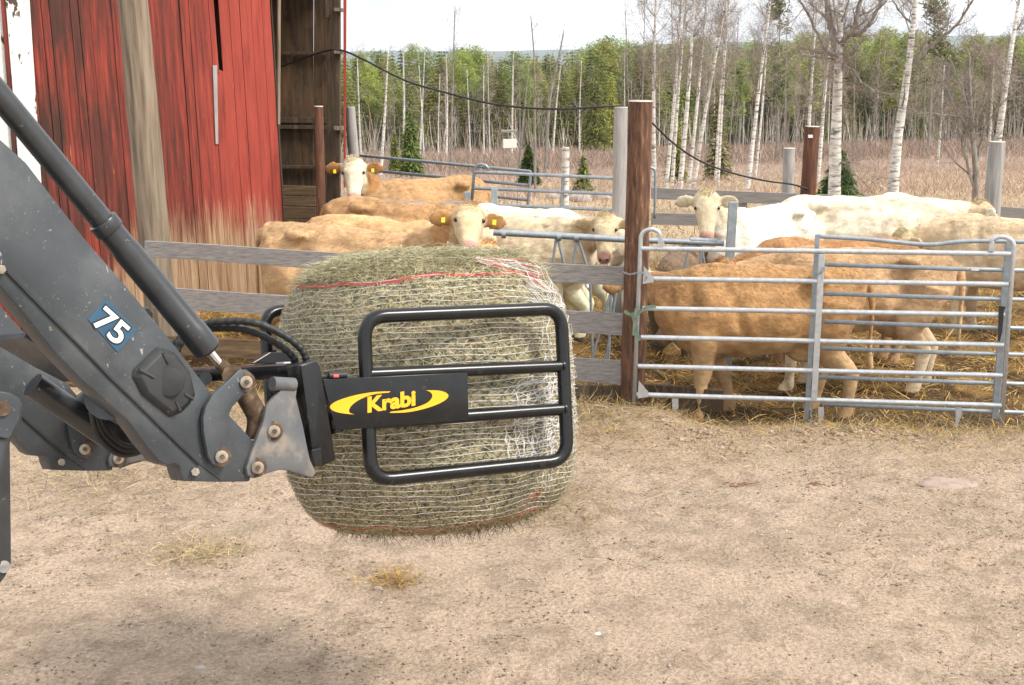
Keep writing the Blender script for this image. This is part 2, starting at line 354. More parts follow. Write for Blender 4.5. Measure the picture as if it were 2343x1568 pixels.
gm = np_mesh('ground', np.stack([XX, YY, ZZ], -1).reshape(-1, 3), np.stack([ii, ii+1, ii+nx+1, ii+nx], 1), C.reshape(-1, 3), True)
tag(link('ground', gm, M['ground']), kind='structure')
# distant hills
hm = MB(); hv = []; rows = 5
for i in range(90):
    X = -6000+i*135; h = 85+60*vnoise(np.array(i*.13+3), np.array(2.2))+14*vnoise(np.array(i*.9), np.array(9.))
    h = float(h)+max(0, 600-X)*.012
    for j, (yy, t) in enumerate([(7600, -.5), (8000, .4), (8500, .8), (9200, 1), (10500, -.6)]): hv.append((X, yy+200*math.sin(i*.3), h*t if t > 0 else -90))
hf = [(i*rows+j, (i+1)*rows+j, (i+1)*rows+j+1, i*rows+j+1) for i in range(89) for j in range(rows-1)]
hm.add(hv, hf); M['hill'] = pm('forested_hill', [(.3, (.035, .06, .03)), (.7, (.07, .095, .04))], .004, rough=.95, bst=0)
tag(hm.build('hills', M['hill'], smooth=True), kind='structure')
# scattered straw, chips and stones on the yard
def ground_pts(n, x0, x1, y0, y1, f=None):
    X = rng.uniform(x0, x1, n); Y = y1-(y1-y0)*rng.random(n)**1.0
    if f is not None: k = rng.random(n) < f(X, Y); X = X[k]; Y = Y[k]
    return X, Y
def litter(name, X, Y, lmin, lmax, wd, cols, lift, label, cat, var=.2, tilt=.15):
    n = len(X); P = np.stack([X, Y, zt(X, Y)+rng.uniform(.002, lift, n)], 1)
    a = rng.uniform(0, 2*math.pi, n); L = rng.uniform(lmin, lmax, n)
    D = np.stack([np.cos(a), np.sin(a), rng.normal(size=n)*tilt], 1)*L[:, None]
    W = np.stack([-np.sin(a), np.cos(a), rng.normal(size=n)*.6], 1); W /= np.linalg.norm(W, axis=1, keepdims=True); W *= (rng.uniform(.6, 1.3, n)*wd)[:, None]
    B = np.stack([rng.normal(size=n)*.12*L, rng.normal(size=n)*.12*L, np.abs(rng.normal(size=n))*.10*L], 1)
    o = link(name, blades(name, P, D, W, pick(cols, n, var), B), M['straw']); return tag(o, label, cat, kind='stuff')
HAY = [(.36, .27, .14), (.44, .34, .19), (.24, .17, .08), (.32, .26, .13), (.52, .42, .26), (.16, .11, .055)]
GOLD = [(.50, .30, .07), (.58, .38, .12), (.36, .20, .045), (.22, .11, .03), (.12, .07, .025), (.64, .46, .2)]
def yard_density(X, Y):
    s = Y-fenceY(X); return np.clip(.07+1.6*sstep(-3.4, -.3, s)*fbm(X*1.3, Y*1.3)**1.2+.9*(fbm(X*.8+4, Y*.8) > .58)*fbm(X*5, Y*5), 0, 1)
X, Y = ground_pts(46000, -4, 5.5, 4.2, 11.2, yard_density)
litter('loose_hay', X, Y, .02, .11, .0016, HAY, .012, 'thin scatter of hay and straw stems over the sandy yard', 'hay litter')
X = rng.uniform(-3.5, 5, 15000); Y = fenceY(X)-.45+rng.normal(size=15000)*.38; kk_ = rng.random(15000) < .25+.9*sstep(.42, .6, fbm(X*1.7, Y*1.7)); X, Y = X[kk_], Y[kk_]
litter('edge_straw', X, Y, .03, .16, .002, HAY+GOLD[:2], .035, 'trampled straw fringe along the foot of the gate and fence', 'straw', tilt=.5)
X, Y = ground_pts(60000, -4.5, 7, 10.4, 19, lambda X, Y: (Y > fenceY(X)+.0)*np.clip(.12+.5*sstep(.3, 2.5, Y-fenceY(X))+.9*(fbm(X*2, Y*2)-.4), 0, 1))
litter('straw_bedding', X, Y, .05, .24, .004, GOLD, .05, 'deep golden brown straw bedding covering the cattle pen', 'straw bedding', tilt=.45)
def clump(px, py, n, sx, sy, label, cols, L=(.05, .2), h=.03):
    p = on_ground(px, py); X = p.x+rng.normal(size=n)*sx; Y = p.y+rng.normal(size=n)*sy
    litter('hay_wisp', X, Y, L[0], L[1], .0018, cols, h, label, 'hay', tilt=.35)
clump(460, 1268, 900, .16, .13, 'flat wisp of pale hay on the sand below the loader arm', [HAY[1], HAY[4], HAY[0]], (.04, .13), .02)
clump(900, 1332, 260, .09, .05, 'small darker tuft of straw on the sand below the bale', [GOLD[1], HAY[0], GOLD[2]])
clump(1330, 960, 1500, .3, .35, 'matted hay beside the foot of the plank fence', HAY)
clump(230, 1100, 1500, .7, .35, 'hay scattered on the sand under the loader arm tip', HAY)
clump(1270, 1150, 900, .25, .3, 'fallen hay on the sand right of the bale', [HAY[3], HAY[1], HAY[2]])
# stones, clods, white grit
def grit(name, X, Y, s0, s1, cols, label, cat, flat=.55, sink=.3):
    n = len(X); base = np.array([(1, 0, 0), (-1, 0, 0), (0, 1, 0), (0, -1, 0), (0, 0, 1), (0, 0, -1)], float)
    F = np.array([(0, 2, 4), (2, 1, 4), (1, 3, 4), (3, 0, 4), (2, 0, 5), (1, 2, 5), (3, 1, 5), (0, 3, 5)])
    S = rng.uniform(s0, s1, n)*rng.uniform(.4, 1, n); a = rng.uniform(0, 6.3, n); ca, sa = np.cos(a), np.sin(a)
    V = base[None]*(1+rng.uniform(-.35, .35, (n, 6, 3)))*np.array((1.25, .8, flat))*S[:, None, None]
    x = V[..., 0]*ca[:, None]-V[..., 1]*sa[:, None]; y = V[..., 0]*sa[:, None]+V[..., 1]*ca[:, None]
    P = np.stack([x+X[:, None], y+Y[:, None], V[..., 2]+(zt(X, Y)+S*flat*sink)[:, None]], -1).reshape(-1, 3)
    f = (F[None]+np.arange(n)[:, None, None]*6).reshape(-1, 3)
    return tag(link(name, np_mesh(name, P, f, np.repeat(pick(cols, n, .15), 6, 0)), M['ground']), label, cat, kind='stuff')
X, Y = ground_pts(60000, -4, 5, 3.9, 11, lambda X, Y: .08+.8*(fbm(X*1.4, Y*2.2) > .52)*(fbm(X*5, Y*8) > .5))
grit('clods', X, Y, .003, .013, [(.30, .225, .16), (.35, .27, .2), (.39, .30, .23), (.24, .175, .125)], 'small dark crumbs of soil all over the sandy yard', 'soil crumbs')
X, Y = ground_pts(34000, -4, 5, 3.9, 9.5, lambda X, Y: .06+.9*(fbm(X*1.1+31, Y*1.6) > .56)*(fbm(X*6, Y*6) > .5))
grit('white_grit', X, Y, .003, .009, [(.70, .66, .56), (.62, .58, .5), (.75, .72, .66)], 'pale flakes of spilt lime and grit on the sandy yard', 'grit')
X, Y = ground_pts(420, -4, 5, 3.9, 11); grit('pebbles', X, Y, .005, .018, [(.36, .30, .25), (.42, .31, .25), (.40, .36, .33)], 'scattered pebbles pressed into the yard', 'pebbles')
X = rng.uniform(1.2, 4.2, 2600); Y = fenceY(X)-.75+rng.normal(size=2600)*.22; kk_ = rng.random(2600) < sstep(.4, .62, fbm(X*2, Y*2)); X, Y = X[kk_], Y[kk_]
grit('turned_soil', X, Y, .004, .045, [(.44, .33, .24), (.40, .29, .20), (.47, .36, .27)], 'ridge of lumpy turned soil in front of the gate', 'soil lumps', .55, -.1)
def rock(px, py, s, mat, name, label, cat, flat=.5, sink=0):
    p = on_ground(px, py); mb = MB(); mb.sphere((0, 0, 0), 1, 14, 9)
    mb.v = [tuple((Vector(v)*(1+.28*mnoise.noise(Vector(v)*1.6+Vector((px, 0, 0))))).to_tuple()) for v in mb.v]
    mb.v = [(v[0]*s+p.x, v[1]*s*.7+p.y, (v[2]-sink)*s*flat+p.z+s*flat*.2) for v in mb.v]
    return tag(mb.build(name, mat, smooth=True), label, cat)
rock(2165, 1106, .21, M['rock_pink'], 'boulder', 'low pinkish boulder top showing through the yard in front of the gate', 'rock', .16, .55)
rock(457, 1530, .035, M['rock'], 'stone', 'flat pale stone near the bottom left of the yard', 'stone', .3)
rock(1895, 1272, .022, M['wood_plank'], 'manure_lump', 'small round brown lump on the sand right of the bale', 'manure lump', .9)
rock(1308, 1432, .02, M['brick'], 'brick_chip', 'red brick chip lying on the lower middle of the yard', 'brick piece', .4)
rock(1368, 1453, .022, M['white'], 'white_stone', 'bright white stone on the lower middle of the yard', 'stone', .5)
rock(865, 1350, .03, M['rock_pink'], 'pebble', 'rounded pinkish pebble beside the small straw tuft', 'stone', .6)
for i, (bx, by, s) in enumerate([(1700, 1112, .05), (1860, 1110, .03)]):
    p = on_ground(bx, by); mb = MB()
    for k in range(60 if i == 0 else 28):
        q = Vector((p.x+random.gauss(0, .08)*(s/.05), p.y+random.gauss(0, .035), p.z+.008)); mb.sphere(q, random.uniform(.004, .010), 5, 3, (1.8, .8, .5))
    tag(mb.build('bark_scraps', M['brick']), ['larger patch of reddish bark scraps on the sand before the gate', 'smaller patch of reddish bark scraps to the right of the other'][i], 'bark scraps')
# ================================================================ BALE CLAMP, LOADER, BALE
_a, _b, _c, _d = [ray(*p) for p in ((832, 725), (1283, 706), (848, 1100), (1298, 1053))]
_k = np.linalg.solve(np.array([[_b[i], _c[i], -_d[i]] for i in range(3)]), np.array(_a[:]))
CO = _a*4.6; KF = (_b*4.6*_k[0]-CO).normalized(); KN = CO-_c*4.6*_k[1]; KN = (KN-KF*KN.dot(KF)).normalized(); KL = KN.cross(KF); CO = CP+CO
def kp(x, y, c=0): return hit(x, y, CO+KL*c, KL)               # point on the clamp arm's plane
rot = Matrix.Rotation(R(17), 3, KN); F2 = rot @ KF; L2 = KN.cross(F2)
Q2 = CP+ray(650, 1000)*4.3
def lp(x, y, c=0): return hit(x, y, Q2+L2*c, L2)               # point on the near loader arm's plane
# ---- the bale
BR, HT, HB = .632, .565, .575
BC = CP+ray(981, 888)*5.46
bale = thing('hay_bale', 'round hay bale wrapped in white netting, held up by the black clamp', 'hay bale', BC)
def bprof(t):                                                   # t from -1 (bottom) to 1 (top): radius and height
    a = t*math.pi/2; c, s = max(0, math.cos(a)), math.sin(a)
    return BR*c**(.40 if s > 0 else .30), (HT*s**.74 if s > 0 else -HB*abs(s)**.74)
def bpt(th, r, z):
    k = 1+.018*math.sin(3*th+1.1)+.012*math.sin(5*th+z*4)
    return (KF*math.cos(th)+KL*math.sin(th))*r*k+KN*z
def bumpy(p, am): return p*(1+am*(mnoise.noise(p*3.1)+.5*mnoise.noise(p*8+Vector((3, 1, 2)))))
NT, NR = 200, 90; bv = []
for j in range(1, NR):
    t = -1+2*j/NR; r, z = bprof(t)
    for i in range(NT): bv.append(bumpy(bpt(2*math.pi*i/NT, r, z), .022 if z < .4 else .035))
bf = [(j*NT+i, j*NT+(i+1) % NT, (j+1)*NT+(i+1) % NT, (j+1)*NT+i) for j in range(NR-2) for i in range(NT)]
bv += [-KN*HB*.99, KN*HT]
bf += [(len(bv)-2, (i+1) % NT, i) for i in range(NT)]+[(len(bv)-1, (NR-2)*NT+i, (NR-2)*NT+(i+1) % NT) for i in range(NT)]
M['hay'] = pm('packed_hay', [(.28, (.03, .028, .013)), (.42, (.13, .12, .06)), (.54, (.33, .29, .17)), (.68, (.50, .44, .27)), (.82, (.62, .54, .34))], 34, stretch=(1, 1, 1.7), rough=.95, bst=1, bdist=.03, detail=8, specks=[((.30, .14, .06), 11, .66, (1, 1, 1.5), .5), ((.03, .03, .015), 35, .62, (1, 1, 1), .5)])
mb = MB(); mb.v = [tuple(v) for v in bv]; mb.f = bf
hayb = mb.build('hay', M['hay'], bale, smooth=True, world=False)
# stems on the bale's skin, the loose cap on top and the beard below
bva = np.array([tuple(v) for v in bv]); KFa, KLa, KNa = map(np.array, (KF, KL, KN))
def skin_strands(n, tlo, thi, lmin, lmax, wd, cols, out, name, drop=0):
    t = rng.uniform(tlo, thi, n); th = rng.uniform(0, 2*math.pi, n)
    j = np.clip(((t+1)/2*NR-1).astype(int), 0, NR-2); i = (th/(2*math.pi)*NT).astype(int) % NT
    P = bva[j*NT+i]; P2 = bva[j*NT+(i+1) % NT]; T = P2-P; T /= np.linalg.norm(T, axis=1, keepdims=True)
    Pn = bva[np.clip(j+1, 0, NR-2)*NT+i]; V = Pn-P; V /= np.maximum(np.linalg.norm(V, axis=1, keepdims=True), 1e-6)
    Nn = np.cross(T, V); a = rng.uniform(0, 2*math.pi, n)
    D = T*np.cos(a)[:, None]*1.3+V*np.sin(a)[:, None]+Nn*rng.uniform(0, out, n)[:, None]
    D /= np.linalg.norm(D, axis=1, keepdims=True); L = rng.uniform(lmin, lmax, n)
    W = np.cross(D, Nn); W /= np.maximum(np.linalg.norm(W, axis=1, keepdims=True), 1e-6); W = W*(rng.uniform(.6, 1.3, n)*wd)[:, None]
    D = D*L[:, None]; D[:, 2] -= drop*L
    P = P+Nn*rng.uniform(0, .006, n)[:, None]+T*rng.uniform(-.01, .01, n)[:, None]
    return link(name, blades(name, P, D, W, pick(cols, n, .18), rand_unit(n)*L[:, None]*.1), M['straw'], bale, False)
BH_ = [(.54, .49, .30), (.44, .41, .24), (.62, .55, .35), (.28, .27, .14), (.50, .47, .31), (.70, .61, .40), (.12, .10, .06), (.42, .24, .12), (.08, .07, .04), (.58, .53, .35)]
skin_strands(85000, -.95, .85, .008, .034, .0011, BH_, .3, 'hay_stems')
capn = 12000; rr = np.sqrt(rng.random(capn))*BR*.86; th = rng.uniform(0, 2*math.pi, capn)
zc = HT*(1-(rr/BR)**5)**.37
P = KFa*(rr*np.cos(th))[:, None]+KLa*(rr*np.sin(th))[:, None]+KNa*(zc+rng.uniform(-.01, .02, capn)+.05*(fbm(rr*np.cos(th)*7+9, rr*np.sin(th)*7+9)-.4))[:, None]
a = rng.normal(size=capn)*.7+math.pi*rng.integers(0, 2, capn); L = rng.uniform(.02, .09, capn)
D = (KFa*np.cos(a)[:, None]+KLa*np.sin(a)[:, None]*.8+KNa*(rng.normal(size=capn)*.07)[:, None])*L[:, None]
W = np.cross(D, KNa+rand_unit(capn)*.5); W /= np.linalg.norm(W, axis=1, keepdims=True); W *= .0015
TOPC = [(.52, .50, .33), (.60, .55, .37), (.42, .40, .25), (.68, .62, .44), (.54, .52, .36), (.26, .24, .14)]
topm = blades('loose_hay_cap', P, D, W, pick(TOPC, capn, .15), rand_unit(capn)*.012)
capo = link('loose_hay_cap', topm, M['straw'], bale, False)
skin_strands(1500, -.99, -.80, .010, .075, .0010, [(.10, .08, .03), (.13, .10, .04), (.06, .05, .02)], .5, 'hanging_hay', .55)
skin_strands(3500, .6, .95, .012, .05, .0012, TOPC, .2, 'edge_hay', .2)
# net strands: wavy horizontal ribbons, zig-zag ties, red edge threads
def surf(th, z, lift=.004):
    s = min(.999, abs(z)/(HT if z > 0 else HB))**(1/.74); t = math.asin(s)/(math.pi/2)*(1 if z > 0 else -1)
    r, zz = bprof(t); p = bumpy(bpt(th, r, z), .022 if z < .4 else .03); n = (KF*math.cos(th)+KL*math.sin(th))
    return p+n*lift
net = MB(); ties = MB(); red = MB(); zs = []
z = -HB+.06
def wave(th, z): return .010*mnoise.noise(Vector((th*1.7, z*2, 3)))+.004*math.sin(th*9+z*40)+.0016*mnoise.noise(Vector((th*26, z*31, 1)))
while z < .455: zs.append(z); z += .0245*(1+.12*random.uniform(-1, 1))
NA = 300
for z in zs:
    net.tube([surf(2*math.pi*i/NA, z+wave(2*math.pi*i/NA, z)) for i in range(NA)], .0016, 3, closed=True)
for a_, b_ in zip(zs[:-1], zs[1:]):
    n = 90; ph = random.random()
    ties.tube([surf(2*math.pi*(i+ph)/n, (a_ if i % 2 else b_)+wave(2*math.pi*(i+ph)/n, z), .0035) for i in range(n)], .0005, 3, closed=True)
for z, r_ in ((.462, .0026), (.455, .002), (-.52, .0016)):
    red = MB(); red.tube([surf(2*math.pi*i/NA, z+1.6*wave(2*math.pi*i/NA, z)+.012*math.sin(2*math.pi*i/NA+.5), .006) for i in range(NA)], r_, 3, closed=True).build('red_thread', M['rednet'], bale, world=False)
red = MB()
def uvpt(x, y, lift=.008):                       # near side of the bale seen at this pixel
    r = ray(x, y); o = CP-BC; lo, hi = 3.9, 5.6; t = lo
    while t < hi:
        p = o+r*t; rad = math.hypot(p.dot(KF), p.dot(KL)); z = p.dot(KN)
        if abs(z) < HT and rad < BR*max(0, 1-(abs(z)/HT)**2.7)**.2*(1+.018*math.sin(3*math.atan2(p.dot(KL), p.dot(KF))+1.1))+lift: return p
        t += .004
    return None
def frayed(poly_px, n, amp, mbx, r_, dirx=(1, 0), step=10):
    """loose net threads wandering across one patch of the bale"""
    x0, x1, y0, y1 = poly_px
    for k in range(n):
        x, y = random.uniform(x0, x1), random.uniform(y0, y1); pts = []
        for s_ in range(random.randint(5, 14)):
            p = uvpt(x, y, .010+random.random()*.006)
            if p: pts.append(p)
            x += dirx[0]*step+random.uniform(-amp, amp); y += dirx[1]*step+random.uniform(-amp, amp)
            if not (x0-10 < x < x1+10 and y0-10 < y < y1+10): break
        if len(pts) > 2: mbx.tube(smooth_path(pts, 2), r_, 3)
frayed((1150, 1275, 868, 925), 34, 6, net, .0011, (.9, -.35), 9); frayed((1150, 1275, 868, 925), 14, 6, net, .001, (.25, 1), 8)
frayed((1155, 1272, 955, 1060), 44, 6, net, .0011, (.9, -.15), 9); frayed((1155, 1272, 955, 1060), 30, 5, net, .001, (.1, 1), 8)
frayed((1230, 1312, 640, 1120), 60, 5, net, .001, (.15, 1), 9); frayed((1282, 1318, 640, 1130), 60, 5, net, .001, (1, .1), 6)
frayed((1180, 1290, 655, 700), 26, 5, net, .0011, (.9, .35), 9)
frayed((1122, 1160, 1112, 1165), 26, 8, net, .0014, (.3, 1), 7)
frayed((1100, 1300, 1130, 1160), 8, 4, red, .0012, (1, -.15), 10)
def topfray(pts, mbx, r_, j=3):                  # threads lying over the shoulder of the bale
    out = []
    for x, y in pts:
        r = ray(x+random.uniform(-j, j), y+random.uniform(-j, j)*.6); o = CP-BC; t = 4.2; p = None
        while t < 5.9:
            q = o+r*t; rad = math.hypot(q.dot(KF), q.dot(KL)); z = q.dot(KN); e = min(1, rad/BR)
            if rad < BR*1.0 and z < HT*(1-e**5)**.37+.02: p = q; break
            t += .005
        if p: out.append(p)
    if len(out) > 2: mbx.tube(smooth_path(out, 3), r_, 3)
for k in range(13):
    s_ = k/12
    topfray([(1085+10*s_, 588+12*s_), (1130+20*s_, 590+26*s_), (1185, 592+40*s_), (1235, 602+48*s_), (1283, 622+52*s_)], red if k in (0, 4, 9, 12) else net, .0016, 4)
for k in range(15):
    x = 1100+k*12; topfray([(x, 588+k*.8), (x+12, 602), (x+30, 618), (x+38, 640), (x+60, 662)], red if k % 6 == 1 else net, .0012, 3)
for k in range(12): topfray([(1130+k*9, 622+k*2), (1165+k*9, 645+k*2), (1200+k*7, 672), (1230+k*5, 700)], net, .0012, 3)
net.build('net_wrap', M['net'], bale, world=False); ties.build('net_ties', M['net'], bale, world=False); red.build('red_threads', M['rednet'], bale, world=False)
for c in bale.children: c.location = (0, 0, 0)
# ---- the clamp
clamp = thing('bale_clamp', 'black tubular bale clamp with a yellow logo on its arm, gripping the bale', 'bale clamp', CO)
TR = .0265
def kframe(off, side, par):
    P = [kp(832, 725)+off, kp(1283, 706)+off, kp(1298, 1053)+off, kp(848, 1100)+off]
    MB().tube(rounded(P, .085, 7), TR, 14, closed=True).build('arm_frame', M['black'], par, smooth=True)
    MB().tube([kp(838, 857)+off, kp(1288, 838)+off], TR*.92, 12).build('arm_bar', M['black'], par, auto=True)
    MB().tube([kp(842, 968)+off, kp(1292, 936)+off], TR*.92, 12).build('arm_bar', M['black'], par, auto=True)
    for (x, y) in ((1288, 838), (1292, 936)):
        MB().tube([kp(x-6, y)+off, kp(x-2, y)+off], TR*1.12, 12).build('weld', M['black'], par, auto=True)
kframe(Vector(), 1, clamp)
def kplate(px, c0, th): return MB().prism([kp(x, y, c0) for x, y in px], KL*th)
kplate([(738, 868), (1070, 852), (1073, 961), (768, 986)], -.036, .075).build('arm_plate', M['black'], clamp, bevel=.004, auto=True)
kplate([(905, 858), (1060, 851), (1060, 845), (905, 851)], -.012, .03).build('stiffener', M['black'], clamp, bevel=.002)
MB().tube([kp(752, 860, -.02), kp(792, 858, -.02)], .012, 10).build('bolt', M['rubber'], clamp, auto=True)
MB().tube([kp(762, 861, -.03), kp(774, 861, -.03)], .006, 8).build('red_cap', M['rednet'], clamp, auto=True)
def kbez(pts, n=10): return [kp(p.x, p.y, -.0385) for p in smooth_path([Vector((x, y, 0)) for x, y in pts], n)]
def crop3(p): return [(575+.5017*x, 514+.5017*y) for x, y in p]
lo = crop3([(635, 761), (560, 764), (480, 777), (410, 797), (372, 815), (358, 834), (380, 852), (425, 862), (470, 866)])
li = crop3([(470, 866), (448, 858), (446, 842), (462, 820), (500, 795), (560, 774), (635, 766)])
mb = MB(); mb.prism(kbez(lo, 6)+kbez(li, 6)[1:-1], KL*.001)
ro = crop3([(795, 756), (850, 757), (885, 766), (898, 782), (880, 803), (835, 825), (770, 845), (700, 857), (630, 859)])
ri = crop3([(630, 859), (640, 853), (690, 847), (750, 834), (800, 814), (822, 792), (824, 775), (812, 762), (795, 756)])
mb.prism(kbez(ro, 6)+kbez(ri, 6)[1:-1], KL*.001); mb.build('logo_swoosh', M['yellow'], clamp)
def text(body, name, p0, p1, hgt, up, nrm, mat, par, bold=.0, ext=.0006):
    cu = bpy.data.curves.new(name, 'FONT'); cu.body = body; cu.size = 1; cu.offset = bold; cu.extrude = 0; cu.resolution_u = 4
    o = bpy.data.objects.new(name, cu); COL.objects.link(o); dg = bpy.context.evaluated_depsgraph_get(); dg.update()
    me = bpy.data.meshes.new_from_object(o.evaluated_get(dg)); bpy.data.objects.remove(o)
    xs = [v.co.x for v in me.vertices]; ys = [v.co.y for v in me.vertices]; x0, x1, y0, y1 = min(xs), max(xs), min(ys), max(ys)
    X = p1-p0; Y = up.normalized()*hgt
    for v in me.vertices: v.co = p0+X*((v.co.x-x0)/(x1-x0))+Y*((v.co.y-y0)/(y1-y0))+nrm*ext
    me.name = name; return link(name, me, mat, par)
kx = (kp(*crop3([(745, 820)])[0], -.036)-kp(*crop3([(528, 860)])[0], -.036)); ky = kp(*crop3([(528, 796)])[0], -.036)-kp(*crop3([(528, 860)])[0], -.036)
text('Krabi', 'logo_lettering', kp(*crop3([(528, 860)])[0], -.036), kp(*crop3([(747, 826)])[0], -.036), ky.length*1.16, ky, -KL, M['yellow'], clamp, .042, .003)
# carriage
C0 = kp(715, 838, .0)
mb = MB(); mb.prism([lp(688, 836, .02), lp(724, 826, .02), lp(733, 838, .02), lp(745, 909, .02), (lp(769, 1052, .02)), lp(736, 1068, .02), lp(719, 1064, .02)], L2*.09); mb.build('carriage_post', M['black'], clamp, bevel=.005, auto=True)
MB().prism([lp(712, 1030, 0), lp(736, 1024, 0), lp(738, 1064, 0), lp(721, 1068, 0)], L2*.03).build('carriage_hook', M['black'], clamp, bevel=.003)
bt = lp(700, 842, .05); MB().prism([lp(688, 834, .08), lp(728, 828, .08), lp(730, 862, .08), lp(692, 868, .08)], L2*1.0).build('top_beam', M['black'], clamp, bevel=.005, auto=True)
MB().prism([lp(728, 1020, .11), lp(762, 1014, .11), lp(766, 1050, .11), lp(734, 1056, .11)], L2*1.0).build('bottom_beam', M['black'], clamp, bevel=.005)
MB().prism([p+L2*1.07 for p in (lp(688, 836, .02), lp(724, 826, .02), lp(745, 909, .02), lp(769, 1052, .02), lp(736, 1068, .02))], L2*.09).build('carriage_post', M['black'], clamp, bevel=.005)
MB().prism([lp(575, 832, .45), lp(618, 806, .45), lp(650, 806, .45), lp(682, 832, .45)], L2*.03).build('lug_plate', M['black'], clamp, bevel=.003)
MB().prism([lp(640, 833, .3), lp(672, 830, .3), lp(676, 842, .3), lp(644, 846, .3)], L2*.12).build('valve_block', M['black'], clamp, bevel=.004)
MB().prism([lp(648, 829, .28), lp(664, 828, .28), lp(665, 833, .28), lp(649, 834, .28)], L2*.05).build('white_label', M['white'], clamp)
for c in (.25, .55, .8): MB().prism([lp(700, 850, c), lp(728, 846, c), lp(762, 1040, c), lp(738, 1046, c)], L2*.025).build('carriage_rib', M['black'], clamp, bevel=.003)
# the pivot of each arm and the far arm (its frame leans round the other side of the bale)
MB().tube([kp(741, 862, .02), kp(768, 990, .02)], .03, 12).build('arm_pivot', M['black'], clamp, auto=True)
fo = KL*(2*BR+.13)
def far(p): return p+fo
P = [CP+ray(604, 712)*5.6, None, None, CP+ray(625, 1000)*5.5]
A0 = P[0]; dN = (P[3]-P[0]); P[1] = A0+(F2*.45+KF*.55).normalized()*.80; P[2] = P[1]+dN
MB().tube(rounded(P, .085, 7), TR, 14, closed=True).build('arm_frame', M['black'], clamp, smooth=True)
for t in (.35, .65): MB().tube([P[0]+dN*t, P[1]+dN*t], TR*.92, 12).build('arm_bar', M['black'], clamp, auto=True)
q0 = lp(715, 880, 1.08); MB().prism([q0, P[0]+dN*.32, P[0]+dN*.68, lp(735, 980, 1.08)], L2*.04).build('arm_plate', M['black'], clamp)
# spiral-wrapped hoses from the loader to the clamp
hosep = [lp(402, 808, .42), lp(425, 765, .40), lp(470, 742, .36), lp(530, 735, .3), lp(590, 741, .24), lp(650, 768, .2), lp(690, 800, .18), lp(702, 830, .18)]
for j, dx in enumerate((0, 1)):
    pth = smooth_path([p+KN*(-.022*dx)-F2*.008*dx+L2*.05*dx for p in hosep], 12)
    rs = [.0125+.0022*(1 if (i//2) % 2 else 0) for i in range(len(pth))]
    MB().tube(pth, rs, 10).build('hose', M['rubber'], clamp, smooth=True)
